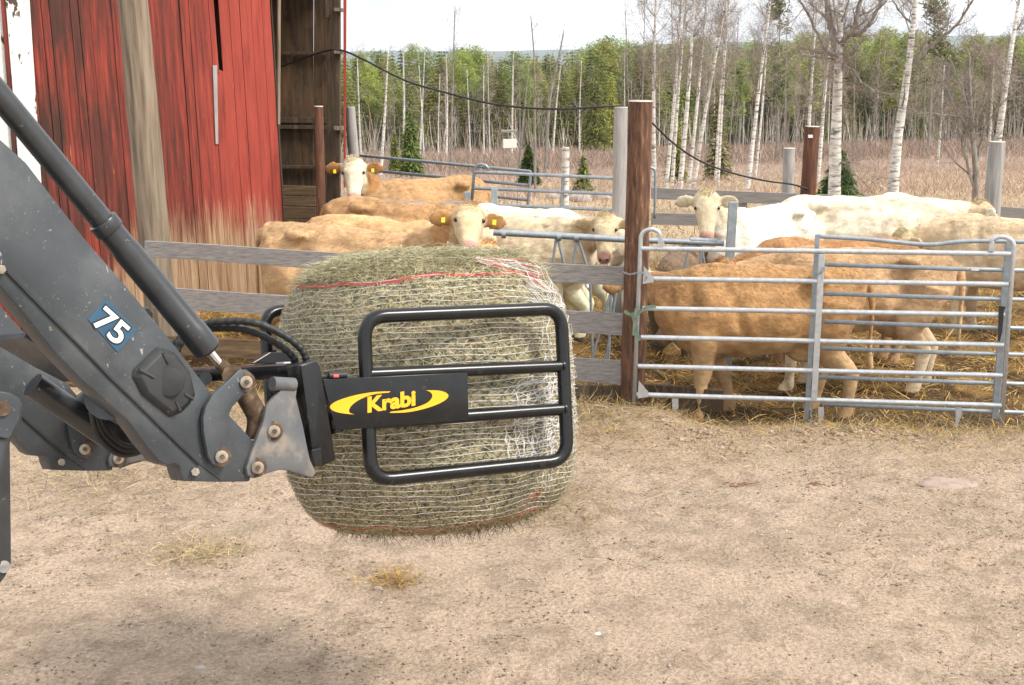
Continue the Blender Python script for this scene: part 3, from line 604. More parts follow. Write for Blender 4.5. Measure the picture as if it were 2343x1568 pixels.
# ---- the front loader
loader = thing('front_loader', 'dark grey tractor front loader reaching in from the left, marked 75', 'loader', Q2)
def cr(p): return [(.5209*x, 544.5+.5209*y) for x, y in p]
AT = .11
upper = [(-330, -40), (0, 318), (60, 372), (193, 545), (297, 664), (400, 790), (487, 904), (530, 955), (589, 1018), (572, 1102), (508, 1103), (456, 1063), (250, 862), (16, 622), (-330, 250)]
lower = [(16, 622), (250, 862), (456, 1063), (508, 1103), (422, 1101), (415, 1084), (411, 1066), (400, 1061), (383, 1064), (365, 1055), (333, 1016), (292, 961), (187, 870), (120, 800), (60, 725), (0, 655), (-330, 300), (-330, 250)]
def arm(par, D):
    MB().prism([lp(x, y)+D for x, y in upper], L2*AT).build('arm_plate', M['steel_dark'], par, bevel=.006, auto=True)
    fr = []
    for x, y in lower:
        c = .0 if (x, y) in upper or (x, y) == (-330, 250) else .012
        fr.append(lp(x, y, c+.003)+D)
    MB().prism(fr, L2*(AT-.02)).build('arm_flange', M['steel_dark'], par, bevel=.004, auto=True)
    MB().tube([lp(16, 622, -.001)+D, lp(250, 862, -.001)+D, lp(456, 1063, -.001)+D], .004, 6).build('fold_line', M['plastic'], par)
    MB().tube([lp(447, 1080, -.012)+D, lp(447, 1080, .01)+D], .014, 6).build('bolt', M['chrome'], par, bevel=.001)
    MB().tube([lp(3, 617, -.012)+D, lp(3, 617, .01)+D], .014, 6).build('bolt', M['chrome'], par, bevel=.001)
    # banana link, inner lever, bracket
    lk = cr([(1050, 580), (1082, 578), (1105, 595), (1115, 625), (1100, 665), (1060, 700), (1020, 745), (1005, 780), (1015, 850), (1012, 940), (1005, 990), (970, 1010), (935, 995), (915, 960), (895, 850), (893, 790), (905, 740), (935, 690), (1000, 630)])
    MB().prism([lp(x, y, -.03)+D for x, y in lk], L2*.02).build('link', M['steel_dark'], par, bevel=.003, auto=True)
    MB().prism([lp(x, y, AT+.01)+D for x, y in lk], L2*.02).build('link', M['steel_dark'], par, bevel=.003, auto=True)
    MB().tube(smooth_path([lp(552, 868, .05)+D, lp(563, 905, .05)+D, lp(588, 955, .05)+D, lp(583, 1005, .05)+D], 6), [.035]*19, 12).build('lever', M['rust'], par, auto=True)
    MB().tube([lp(533, 860, -.01)+D, lp(533, 860, .12)+D], .036, 12).build('cross_eye', M['rust'], par, auto=True)
    br = cr([(1240, 664), (1205, 700), (1170, 742), (1160, 800), (1130, 880), (1100, 962), (1083, 1010), (1090, 1045), (1120, 1056), (1170, 1036), (1230, 1018), (1270, 1022), (1372, 1053), (1389, 1030), (1378, 1010), (1362, 975), (1352, 930), (1330, 820), (1300, 700), (1305, 660), (1302, 628), (1275, 614)])
    MB().prism([lp(x, y, -.02)+D for x, y in br], L2*.02).build('bracket', M['steel_dirty'], par, bevel=.003, auto=True)
    MB().prism([lp(x, y, AT+.01)+D for x, y in br], L2*.02).build('bracket', M['steel_dirty'], par, bevel=.003, auto=True)
    MB().tube([lp(636, 884, .0)+D, lp(636, 884, .11)+D], .03, 12).build('bracket_tube', M['rust'], par, auto=True)
    MB().tube([lp(*cr([(1195, 640)])[0], -.01)+D, lp(*cr([(1290, 645)])[0], -.01)+D], .024, 12).build('hook_bar', M['steel_dirty'], par, auto=True)
    for (x, y), mt in ((( 1078, 632), 'rust'), ((970, 960), 'rust'), ((1200, 848), 'rust'), ((1128, 1008), 'rust')):
        px, py = cr([(x, y)])[0]; c = -.03 if x < 1100 else -.02
        MB().tube([lp(px, py, c-.004)+D, lp(px, py, c+.01)+D], .033, 16).build('pin_plate', M['rust'], par, auto=True)
        MB().tube([lp(px+2, py+1, c-.018)+D, lp(px+2, py+1, c+.01)+D], .021, 14).build('washer', M['chrome'], par, bevel=.003, auto=True)
        MB().tube([lp(px+3, py+1, c-.026)+D, lp(px+3, py+1, c+.01)+D], .009, 6).build('bolt', M['rust'], par)
arm(loader, Vector()); arm(loader, L2*.98)
# cover plate with its disc
cv = [(359, 793), (398, 805), (435, 852), (447, 904), (435, 925), (417, 943), (388, 956), (323, 904), (302, 862), (305, 844)]
cc = sum((lp(x, y, 0) for x, y in cv), Vector())/len(cv)
front = [lp(x, y, -.004) for x, y in cv]
mb = MB(); inner = [cc+(p-cc)*.80-L2*.022 for p in front]; n = len(cv); mb.add(front+inner, [tuple(range(n, 2*n))]+[(i, (i+1) % n, n+(i+1) % n, n+i) for i in range(n)]+[tuple(range(n))[::-1]])
cvo = mb.build('cover', M['plastic'], loader, bevel=.003, auto=True)
MB().tube([lp(388, 874, -.036), lp(388, 874, -.01)], .046, 28).build('cover_disc', M['plastic'], cvo, bevel=.003, auto=True)
for (x0, y0, x1, y1) in ((318, 846, 352, 864), (372, 808, 385, 832), (422, 902, 442, 914), (402, 918, 412, 940)):
    MB().tube([lp(x0, y0, -.024), lp(x1, y1, -.026)], .006, 6).build('cover_rib', M['plastic'], cvo)
# 75 sticker
dk = [(244, 684), (313, 755), (269, 806), (201, 731)]
MB().prism([lp(x, y, -.0025) for x, y in dk], L2*.002).build('sticker', M['decalblue'], loader)
ta, tb = lp(208, 742, -.003), lp(268, 794, -.003); tu = (lp(250, 696, -.003)-lp(207, 741, -.003))
u_ = (tb-ta).normalized(); tu = (tu-u_*tu.dot(u_)); th_ = .074; 
text('75', 'sticker_outline', ta-u_*.005-tu.normalized()*.005, tb+u_*.005-tu.normalized()*.005, th_+.01, tu, -L2, M['decalblack'], loader, .055, .001)
text('75', 'sticker_number', ta, tb, th_, tu, -L2, M['white'], loader, .02, .0022)
# tilt cylinder
c1, c2 = lp(-60, 148, .045), lp(478, 803, .045); ax = (c2-c1).normalized(); k1 = lp(243, 508, .045); k1 = c1+ax*(k1-c1).dot(ax)
MB().tube([c1, k1-ax*.01], .037, 20).build('cylinder_barrel', M['barrel'], loader, auto=True)
MB().tube([k1-ax*.012, k1+ax*.03], .047, 22).build('cylinder_collar', M['barrel'], loader, bevel=.004, auto=True)
MB().tube([k1+ax*.02, k1+ax*.09, k1+ax*.11, c2-ax*.10, c2-ax*.095, c2-ax*.01, c2], [.041, .041, .0445, .0445, .047, .047, .036], 22).build('cylinder_barrel', M['barrel'], loader, auto=True)
MB().tube([c2, c2+ax*.07], .0145, 16).build('cylinder_rod', M['rod'], loader, auto=True)
MB().tube([c2+ax*.055, lp(545, 874, .045)], [.02, .03], 12).build('rod_eye', M['rust'], loader, auto=True)
# cross tubes between the arms
MB().tube([lp(250, 905, .1), lp(250, 905, .95)], .078, 22).build('cross_tube', M['steel_dark'], loader, auto=True)
MB().tube([lp(470, 866, .1), lp(470, 866, 1.0)], .022, 14).build('cross_bar', M['steel_dark'], loader, auto=True)
MB().tube([lp(640, 1000, .1), lp(640, 1000, 1.0)], .028, 14).build('cross_bar', M['steel_dark'], loader, auto=True)
MB().prism([lp(60, 760, .3), lp(165, 822, .3), lp(235, 862, .3), lp(232, 872, .3), (lp(160, 835, .3)), lp(55, 772, .3)], L2*.28).build('guard_plate', M['steel_dark'], loader, bevel=.003)
MB().prism([lp(190, 800, .2), lp(330, 930, .2), lp(300, 985, .2), lp(215, 940, .2)], L2*.02).build('web_plate', M['steel_dark'], loader, bevel=.003)
for k in range(4):
    h = [lp(330-6*k, 860+5*k, .3+.05*k), lp(300+8*k, 905+6*k, .4), lp(330-10*k, 985+6*k, .45), lp(390, 1010+4*k, .5), lp(440, 985, .5+.05*k), lp(480, 930, .5)]
    MB().tube(smooth_path(h, 8), .009, 8).build('hose', M['rubber'], loader, smooth=True)
    h = [lp(345, 720+6*k, .62), lp(330, 708+5*k, .6), lp(300, 730, .5), lp(290, 790+8*k, .4)]
    if k < 2: MB().tube(smooth_path(h, 8), .009, 8).build('hose', M['rubber'], loader, smooth=True)
for k in range(3):
    h = [lp(205+10*k, 850, .3), lp(208+9*k, 930+4*k, .32), lp(226+8*k, 1000-7*k, .34), lp(275+5*k, 1040-10*k, .36), lp(330, 1030-8*k, .4), lp(380, 1000, .45)]
    MB().tube(smooth_path(h, 8), .010, 8).build('hose', M['rubber'], loader, smooth=True)
MB().tube([lp(75, 880, .62), lp(250, 1000, .62)], .045, 16).build('inner_cylinder', M['barrel'], loader, auto=True)
MB().prism([lp(230, 935, .5), lp(340, 930, .5), lp(345, 1000, .5), lp(290, 1035, .5), lp(235, 1000, .5)], L2*.04).build('valve_block', M['rubber'], loader, bevel=.004)
# parking stand hanging by the left edge
sp = [(-60, 880), (0, 895), (24, 898), (45, 910), (54, 930), (50, 970), (24, 1012), (27, 1288), (14, 1318), (-6, 1345), (-60, 1380)]
sk = Q2-L2*.35
def spp(x, y, c=0): return hit(x, y, sk+L2*c, L2)
MB().prism([spp(x, y) for x, y in sp], L2*.05).build('parking_stand', M['barrel'], loader, bevel=.005, auto=True)
MB().tube([spp(9, 1297, -.004), spp(9, 1297, .01)], .016, 16).build('stand_hole', M['wood_grey'], loader)
MB().prism([spp(-60, 885, -.012), spp(20, 899, -.012), spp(40, 912, -.012), spp(49, 930, -.012), spp(44, 965, -.012), spp(20, 1005, -.012), spp(-60, 990, -.012)], L2*.011).build('stand_plate', M['steel_dark'], loader, bevel=.003)
MB().tube([spp(5, 935, -.02), spp(5, 935, .01)], .02, 14).build('stand_pin', M['rust'], loader, auto=True)
# ================================================================ THE BARN
WA, WB = at(640, 400, 15.4), at(0, 400, 13.9); WA.z = WB.z = 0
wd_ = (WB-WA).normalized(); wn = Vector((wd_.y, -wd_.x, 0))          # wn points to the camera
if wn.y > 0: wn = -wn
wlen = (WB-WA).length+1.6
def wp(x, y, c=0): return hit(x, y, WA+wn*c, wn)
def barn_mat():
    m, nt, bs = newmat('old_red_paint'); v = coords(nt, (10, 10, .4)); n = noisef(nt, v, 3.0, 7, .7)
    v1 = coords(nt, (2.6, 2.6, .5)); n1 = noisef(nt, v1, 1.5, 5, .65); v2 = coords(nt, (16, 16, .5)); n2 = noisef(nt, v2, 4, 4, .7)
    red = ramp(nt, n, [(.28, (.045, .014, .010)), (.42, (.12, .022, .014)), (.54, (.235, .036, .022)), (.66, (.33, .052, .034)), (.8, (.38, .075, .05))])
    tcn = NN(nt, 'TexCoord'); sp = NN(nt, 'SeparateXYZ'); nt.links.new(tcn.outputs['Object'], sp.inputs[0])
    # darker blotches, strongest towards the far left boards, even fresh paint near the doorway
    def mr(src, a, b, lo=0, hi=1):
        r = NN(nt, 'MapRange'); r.inputs[1].default_value = a; r.inputs[2].default_value = b; r.inputs[3].default_value = lo; r.inputs[4].default_value = hi
        nt.links.new(src, r.inputs[0]); return r.outputs[0]
    def mt(op, a, b):
        q = NN(nt, 'Math', operation=op)
        for i, x in enumerate((a, b)):
            if hasattr(x, 'links'): nt.links.new(x, q.inputs[i])
            else: q.inputs[i].default_value = x
        q.use_clamp = False; return q.outputs[0]
    fresh = mt('MULTIPLY', mr(sp.outputs[0], -.95, -.45), mr(n1, .30, .5))
    red = mixc(nt, fresh, red, ramp(nt, n, [(.3, (.25, .038, .026)), (.45, (.36, .050, .033)), (.7, (.42, .072, .046))]))
    blotch = ramp(nt, n1, [(.42, 0.0), (.58, .85)]); left = mr(sp.outputs[0], -.9, -2.2)
    dk = mt('MULTIPLY', blotch, mt('ADD', mt('MULTIPLY', left, .9), .25))
    red = mixc(nt, dk, red, ramp(nt, n, [(.3, (.03, .016, .012)), (.7, (.085, .028, .018))]))
    wood = ramp(nt, n, [(.25, (.12, .06, .03)), (.45, (.27, .165, .09)), (.6, (.42, .28, .17)), (.8, (.55, .40, .27))])
    zz = mt('ADD', mt('ADD', sp.outputs[2], mt('MULTIPLY', n, -1.5)), mt('MULTIPLY', mr(sp.outputs[0], -1.5, -2.3), 1.4))
    wm = mr(zz, .62, .12)
    col = mixc(nt, wm, red, wood)
    chips = ramp(nt, n2, [(.70, 0.0), (.73, .8)]); col = mixc(nt, chips, col, (.62, .36, .12))
    crack = ramp(nt, n2, [(.27, .8), (.33, 0.0)]); col = mixc(nt, crack, col, (.04, .02, .015))
    nt.links.new(col, bs.inputs['Base Color']); bs.inputs['Roughness'].default_value = .85; bump(nt, bs, n2, .4, .004); return m
M['barn'] = barn_mat()
barn = thing('barn', 'old red plank barn with peeling paint and an open doorway on the right', 'barn', (WA.x, WA.y, 0))
mb = MB(); s = 0.0; rr_ = random.Random(4)
slit = (WA-wp(488, 60)).length*0+((wp(488, 60)-WA).dot(wd_))
while s < wlen:
    wdt = rr_.choice([.085, .10, .12, .135]); off = rr_.choice([0, .004, .009, .013]); g = rr_.choice([.003, .004, .008])
    a, b = s, s+wdt-g; z0 = -.35; tilt = rr_.uniform(-.006, .006); top = 5.2
    A = WA+wd_*a+wn*off; B = WA+wd_*b+wn*off
    if a < slit < b+g:
        mb.prism([A+Vector((0, 0, z0)), B-wd_*.0+Vector((0, 0, z0)), B+Vector((0, 0, 2.95)), A+Vector((0, 0, 2.9))], -wn*.022)
        mb.prism([A+wd_*.05+Vector((0, 0, 2.85)), B+Vector((0, 0, 2.9)), B+Vector((0, 0, top)), A+wd_*.075+Vector((0, 0, top))], -wn*.022)
    else:
        mb.prism([A+Vector((0, 0, z0)), B+Vector((0, 0, z0)), B+wd_*tilt+Vector((0, 0, top)), A+wd_*tilt+Vector((0, 0, top))], -wn*.022)
    s += wdt
wall = mb.build('wall', M['barn'], barn)
E0, E1 = wp(641, 0, .015), wp(632, 500, .015)
MB().prism([wp(637, -120, .03), wp(643, -120, .03), wp(641, 285, .03), wp(636, 285, .03)], -wn*.05).build('corner_strip', M['log'], barn)
gs = [wp(486, 150, .014), wp(496, 150, .014), wp(499, 330, .014), wp(493, 330, .014)]
MB().prism(gs, wn*.012).build('repair_batten', M['post_grey'], barn)
# peeling white trim and window edge on the left
def peel():
    m, nt, bs = newmat('peeling_white_paint'); v = coords(nt, (2.2, 2.2, .9)); n = noisef(nt, v, 2.6, 6, .62); v2 = coords(nt, (4, 4, 2)); n2 = noisef(nt, v2, 14, 3)
    base = ramp(nt, n2, [(.3, (.60, .60, .56)), (.7, (.80, .80, .77))])
    col = mixc(nt, ramp(nt, n, [(.585, 0.0), (.60, 1.0)]), base, (.07, .045, .035)); nt.links.new(col, bs.inputs['Base Color']); bs.inputs['Roughness'].default_value = .8; bump(nt, bs, n, .5, .01); return m
M['peel'] = peel()
MB().prism([wp(8, -60, .10), wp(64, -60, .10), wp(95, 420, .10), wp(46, 420, .10)], -wn*.06).build('white_trim', M['peel'], barn, bevel=.006)
MB().prism([wp(-2, -60, .08), wp(7, -60, .08), wp(46, 420, .08), wp(34, 420, .08)], -wn*.05).build('red_trim', M['barn'], barn)
MB().prism([wp(-150, -60, .045), wp(-2, -60, .045), wp(34, 420, .045), wp(-120, 420, .045)], -wn*.02).build('window_board', M['peel'], barn)
# the open doorway: inner wall, battens, door post, red edge board, low planks
IA, IB = at(632, 300, 17.4), at(790, 300, 17.4); IA.z = IB.z = 0
ip = lambda x, y, c=0: hit(x, y, IA+Vector((0, -c, 0)), Vector((0, 1, 0)))
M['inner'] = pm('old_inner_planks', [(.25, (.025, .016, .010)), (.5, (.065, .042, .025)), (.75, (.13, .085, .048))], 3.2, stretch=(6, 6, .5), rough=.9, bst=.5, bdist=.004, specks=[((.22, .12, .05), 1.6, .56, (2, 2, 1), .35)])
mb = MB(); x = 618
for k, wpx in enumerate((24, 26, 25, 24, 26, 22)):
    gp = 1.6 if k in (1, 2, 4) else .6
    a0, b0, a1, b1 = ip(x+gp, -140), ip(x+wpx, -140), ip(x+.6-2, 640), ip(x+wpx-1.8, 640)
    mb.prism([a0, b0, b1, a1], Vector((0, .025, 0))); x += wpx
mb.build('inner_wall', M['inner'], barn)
for y0, h in ((118, 7), (268, 13), (286, 9), (378, 7)):
    MB().prism([ip(632, y0, .02), ip(752, y0+1, .02), ip(752, y0+1+h, .02), ip(632, y0+h, .02)], Vector((0, -.05, 0))).build('batten', M['wood_dark'], barn, bevel=.003)
dp = lambda x, y, c=0: hit(x, y, at(765, 300, 16.6)+Vector((0, -c, 0)), Vector((0, 1, 0)))
MB().prism([dp(749, -140), dp(777, -140), dp(777, 560), dp(748, 560)], Vector((0, .12, 0))).build('door_post', M['wood_dark'], barn, bevel=.004)
MB().prism([dp(742, -140, .05), dp(756, -140, .05), dp(754, 40, .05), dp(745, 40, .05)], Vector((0, .1, 0))).build('door_block', M['wood_dark'], barn)
MB().prism([dp(785, -140, .1), dp(792.5, -140, .1), dp(790, 430, .1), dp(786, 430, .1)], Vector((0, .03, 0))).build('red_edge_board', M['barn'], barn)
for y in (22, 119, 294, 384):
    MB().prism([dp(763, y-4, .12), dp(782, y-3, .12), dp(783, y+5, .12), dp(764, y+4, .12)], Vector((0, .2, 0))).build('batten_end', M['log'], barn)
lpn = lambda x, y, c=0: hit(x, y, at(680, 450, 15.9)+Vector((0, -c, 0)), Vector((0, 1, 0)))
for a, b in ((424, 446), (448, 470), (472, 498), (500, 560)):
    MB().prism([lpn(626, a), lpn(722, a+3), lpn(722, b+2), lpn(626, b)], Vector((0, .03, 0))).build('low_plank', M['wood_plank'], barn, bevel=.003)
# roof and gable ends that keep the inside dark
p0, p1 = WA+wd_*wlen, WA
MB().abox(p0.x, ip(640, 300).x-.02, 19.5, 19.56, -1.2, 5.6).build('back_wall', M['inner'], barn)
MB().abox(p0.x-.06, p0.x, p0.y-.05, 19.56, -1.2, 5.6).build('side_wall', M['inner'], barn)
mb = MB(); mb.prism([p0+wn*.5*0+wn*-.03+Vector((0, 0, 4.2)), p1-wn*.03+Vector((.0, 0, 4.2)), dp(793, 300)*1+Vector((0, 0, 4.2-dp(793, 300).z)), Vector((dp(793, 300).x, 19.6, 4.4)), Vector((p0.x, 19.6, 4.4))], Vector((0, 0, .12))); mb.build('roof', M['barn'], barn)
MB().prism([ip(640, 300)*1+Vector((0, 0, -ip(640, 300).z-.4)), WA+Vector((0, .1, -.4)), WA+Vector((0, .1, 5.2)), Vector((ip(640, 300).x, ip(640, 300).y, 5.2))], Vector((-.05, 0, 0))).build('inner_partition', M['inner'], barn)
# round posts
def post(name, top, bot, r0, r1, mat, label, cat='post', cap=True, group=None, knots=0):
    d = (top-bot); n = 26; path = [bot+d*(i/n) for i in range(n+1)]; seg = 20
    mb = MB(); mb.tube(path, [r1+(r0-r1)*i/n for i in range(n+1)], seg, caps=True)
    vs = []
    for v in mb.v:
        v = Vector(v); i = (v-bot).dot(d)/d.length_squared; c = bot+d*i
        vs.append(tuple(c+(v-c)*(1+.07*mnoise.noise(v*2.3)+.05*mnoise.noise(Vector((v.x*14, v.y*14, v.z*1.1)))+.02*mnoise.noise(v*30))))
    mb.v = vs
    t = thing(name, label, cat, bot, group); mb.build('log', mat, t, auto=True)
    if cap:
        u = d.normalized(); MB().tube([top-u*.004, top+u*.006], [r0*1.01, r0*.97], 18).build('cut_end', M['cutend'], t)
    return t
def low(p, dz=.3): q = p.copy(); q.z = zt1(p.x, p.y)-dz; return q
Yp = 10.62
post('fence_post', at(1465, 232, Yp), low(at(1444, 925, Yp)), .101, .104, M['post_brown'], 'thick dark brown round post between the plank fence and the gate', 'post')
lg = at(290, -150, 12.7); post('leaning_log', lg, low(at(374, 770, 12.9)), .145, .165, M['log'], 'tall pale peeled log leaning against the red barn wall', 'log', False)
post('post', at(729, 244, 15.2), low(at(727, 520, 15.2)), .052, .058, M['post_red'], 'slim reddish brown post in the open barn doorway', 'post')
post('post', at(801, 246, 17.6), low(at(822, 470, 17.6)), .062, .105, M['post_grey'], 'leaning grey post beside the red edge of the barn')
post('post', at(1420, 246, 14.6), low(at(1408, 520, 14.6)), .078, .085, M['post_grey'], 'tall grey post just left of the thick brown fence post')
post('post', at(1805, 340, 21), low(at(1800, 470, 21)), .095, .095, M['post_grey'], 'short square cut grey post left of the reddish post behind the white cows', knots=1)
pr = post('post', at(1858, 290, 18), low(at(1838, 470, 18)), .105, .12, M['post_red'], 'reddish brown post with a white mark behind the white cows')
MB().prism([at(1849, 309, 17.85), at(1859, 309, 17.85), at(1859, 316, 17.85), at(1849, 316, 17.85)], Vector((0, .02, 0))).build('white_mark', M['white'], pr)
post('post', at(2281, 325, 18.5), low(at(2264, 500, 18.5)), .115, .125, M['post_grey'], 'grey post with a bare brown stripe at the right edge behind the cows')
post('birch_stump', at(1294, 338, 24), low(at(1290, 470, 24)), .07, .075, M['birch'], 'short sawn birch stem standing beyond the steel rails', 'birch post')
# hunting box on a stand
hb = at(1165, 340, 34); fb = thing('feeder_box', 'small pale box under a flat roof on thin legs, out in the scrub', 'box', (hb.x, hb.y, zt1(hb.x, hb.y)))
MB().abox(hb.x-.17, hb.x+.19, hb.y-.15, hb.y+.15, at(0, 362, 34).z-.02, at(0, 343, 34).z).build('box', M['peel'], fb, bevel=.02)
MB().abox(hb.x-.2, hb.x+.22, hb.y-.2, hb.y+.2, at(0, 323, 34).z-.05, at(0, 320, 34).z-.03).build('roof', M['wood_grey'], fb)
for sx in (-.17, .19): MB().abox(hb.x+sx-.012, hb.x+sx+.012, hb.y-.01, hb.y+.01, zt1(hb.x, hb.y)-.1, at(0, 323, 34).z-.04).build('leg', M['wood_grey'], fb)
# ================================================================ FENCES AND GATES
FA = Vector((1.03, fenceY(1.03), 0)); FB = Vector((4, fenceY(4), 0)); FP, FN = vplane(FA, FB)
if FN.y > 0: FN = -FN
def fp(x, y, c=0): return hit(x, y, FP+FN*c, FN)
def board(par, pts, c, th, mat, name='board', pf=fp):
    n = 14; (x0, ya, yb), (x1, yc, yd) = pts; tops = []; bots = []
    for i in range(n+1):
        t = i/n; x = x0+(x1-x0)*t; wv = 1.0*math.sin(t*5+x0); tops.append(pf(x, ya+(yc-ya)*t+wv, c)); bots.append(pf(x, yb+(yd-yb)*t+wv*.6, c))
    return MB().prism(tops+bots[::-1], (-FN if pf is fp else Vector((0, 1, 0)))*th).build(name, mat, par, bevel=.003)
fence = thing('plank_fence', 'grey weathered plank fence running behind the hay bale', 'fence', (-3, fenceY(-3), 0))
for pts, mt in ((((330, 552, 588), (735, 576, 616)), 'wood_grey'), (((735, 577, 617), (1440, 613, 656)), 'wood_grey'), (((350, 658, 706), (735, 681, 727)), 'wood_grey'), (((735, 682, 728), (1440, 720, 770)), 'wood_grey'),
                (((330, 768, 808), (900, 795, 840)), 'wood_plank'), (((900, 796, 841), (1440, 827, 882)), 'wood_grey'), (((1180, 880, 925), (1440, 884, 930)), 'wood_dark')):
    board(fence, pts, .0, .03, M[mt])
for x in (1140,): MB().prism([fp(x-14, 590, -.04), fp(x+14, 590, -.04), fp(x+12, 960, -.04), fp(x-12, 960, -.04)], -FN*.1).build('post', M['wood_grey'], fence, bevel=.004)
kick = thing('kick_board', 'low dark plank behind the foot of the gate', 'plank', FA)
board(kick, ((1455, 880, 925), (1655, 893, 945)), -.45, .05, M['wood_dark'], 'board')
def gate_panel(g, mat, left, right, rails, mids, pf, r=.0195, name='rail'):
    for (x0, y0, x1, y1) in rails: MB().tube([pf(x0, y0), pf(x1, y1)], r, 12).build('rail', mat, g, auto=True)
G0 = fp(1450, 922)
gate = thing('field_gate', 'galvanised six rail cattle gate in front of the brown cow, tied to the thick post', 'gate', Vector((2.4, fenceY(2.4), 0)))
gf = lambda x, y, c=.16: fp(x, y, c)
gate_panel(gate, M['galv'], 0, 0, [(1466, 569, 2312, 581.5), (1476, 638, 2306, 651), (1470, 706, 2298, 721), (1466, 772, 2296, 790), (1459, 838, 2293, 859.5), (1456, 903, 2290, 928)], 0, gf, .0205)
def bar(par, name, mat, a, b, wpx, c, th, pf=gf, bev=.004, w2=None):
    w2 = w2 or wpx
    return MB().prism([pf(a[0]-wpx/2, a[1], c), pf(a[0]+wpx/2, a[1], c), pf(b[0]+w2/2, b[1], c), pf(b[0]-w2/2, b[1], c)], -FN*th if pf in (gf, fp) else Vector((0, th, 0))).build(name, mat, par, bevel=bev)
MB().tube(rounded([gf(1450, 924), gf(1465.5, 545)]+[gf(1489-23.5*math.cos(a), 545-20*math.sin(a)) for a in [math.pi*k/10 for k in range(1, 9)]]+[gf(1513, 560)], .005, 2, False), .0185, 12).build('upright', M['galv'], gate, smooth=True)
MB().tube(rounded([gf(2289, 984), gf(2319, 562)]+[gf(2291+27*math.cos(a), 562-20*math.sin(a)) for a in [math.pi*k/10 for k in range(1, 9)]]+[gf(2266, 575)], .005, 2, False), .0185, 12).build('upright', M['galv'], gate, smooth=True)
bar(gate, 'upright', M['galv'], (1880, 582), (1862, 914), 14, .185, .045)
for x, y, wp_ in ((1544, 912, 15), (1878, 932, 13), (2192, 932, 15)):
    MB().prism([gf(x-wp_/2, y, .17), gf(x+wp_/2, y, .17), gf(x+wp_/2, y+20, .17), gf(x+3, y+28, .17), gf(x-1, y+45, .17), gf(x-7, y+45, .17), gf(x-6, y+25, .17)], -FN*.008).build('foot_spike', M['galv'], gate)
for x, y in ((1473, 610), (1461, 872)):
    MB().prism([gf(x, y, .19), gf(x+22, y+26, .19), gf(x+22, y+36, .19), gf(x-3, y+40, .19)], -FN*.006).build('gusset', M['galv'], gate)
MB().prism([gf(1506, 540, .18), gf(1512, 538, .18), gf(1520, 560, .18), gf(1504, 562, .18)], -FN*.01).build('loop_foot', M['galv'], gate)
MB().prism([gf(2264, 560, .18), gf(2272, 556, .18), gf(2275, 575, .18), gf(2261, 576, .18)], -FN*.01).build('loop_foot', M['galv'], gate)
def chain(par, pts, name='chain', mat=None, r=.004, n=14):
    path = smooth_path(pts, n); mb = MB(); L = 0; last = path[0]; k = 0
    for i in range(1, len(path)):
        if (path[i]-last).length > .022:
            d = (path[i]-last).normalized(); u = d.orthogonal().normalized(); u = u if k % 2 else d.cross(u); c = (path[i]+last)/2
            mb.tube([c+d*.016*math.cos(t)+u*.008*math.sin(t) for t in [2*math.pi*j/8 for j in range(8)]], .003, 5, closed=True); last = path[i]; k += 1
    return mb.build(name, mat or M['galv_old'], par)
ch = chain(None, [fp(1424, 622, .11), fp(1440, 628, .16), fp(1462, 624, .2), fp(1478, 628, .2), fp(1474, 648, .19)]); tag(ch, 'short chain tying the left end of the gate to the thick post', 'chain')
ch = chain(None, [fp(1866, 630, .15), fp(1880, 622, .22), fp(1890, 610, .2)]); tag(ch, 'short chain linking the two gates near the middle upright', 'chain')
ch = chain(None, [fp(1854, 925, .17), fp(1855, 955, .17), fp(1852, 988, .17)]); tag(ch, 'chain hanging to the ground below the middle upright of the gate', 'chain')
st = MB()
for c, pts in ((.215, [(1428, 712), (1450, 722), (1478, 704), (1500, 702)]), (.22, [(1446, 716), (1452, 740), (1462, 780)]), (.225, [(1456, 706), (1452, 735), (1450, 768)])):
    ps = [fp(x, y, c) for x, y in pts]; q = smooth_path(ps, 5)
    for a, b in zip(q[:-1], q[1:]):
        d = (b-a).normalized(); s_ = d.cross(FN).normalized()*.014; st.prism([a-s_, a+s_, b+s_, b-s_], FN*.003)
tag(st.build('strap', M['strap']), 'frayed green webbing strap knotted round the gate and the thick post', 'strap')
st = MB(); st.prism([fp(2284, 700, .2), fp(2300, 702, .2), fp(2296, 712, .2), fp(2292, 760, .2), fp(2286, 782, .2), fp(2282, 780, .2)], FN*.006)
tag(st.build('strap', M['rubber']), 'black rubber strap hanging from the right end of the gate', 'strap')
# second gate behind, running out of the picture
gate2 = thing('field_gate', 'older dull grey cattle gate just behind the first, running out of view on the right', 'gate', Vector((3.4, fenceY(3.4), 0)))
g2 = lambda x, y, c=.03: fp(x, y, c)
for (x0, y0, x1, y1) in ((1868, 605, 2500, 623), (1884, 672, 2500, 690), (1884, 736, 2500, 756), (1880, 797, 2500, 816), (1866, 863, 2500, 883), (1880, 925, 2500, 950)):
    MB().tube([g2(x0, y0), g2((x0+x1)/2, (y0+y1)/2+1.5), g2(x1, y1)], .0175, 10).build('rail', M['galv_old'], gate2, smooth=True)
MB().tube(smooth_path([g2(1868, 541), g2(1990, 548), g2(2120, 560), g2(2230, 552), g2(2500, 558)], 6), .0175, 10).build('rail', M['galv_old'], gate2, smooth=True)
bar(gate2, 'upright', M['galv_old'], (1870, 537), (1843, 984), 11, .05, .03, pf=fp); bar(gate2, 'upright', M['galv_old'], (2308, 555), (2276, 960), 16, .05, .035, pf=fp)
MB().prism([fp(2221, 611, .06), fp(2239, 612, .06), fp(2239, 620, .06), fp(2221, 619, .06)], FN*.002).build('pale_label', M['white'], gate2)
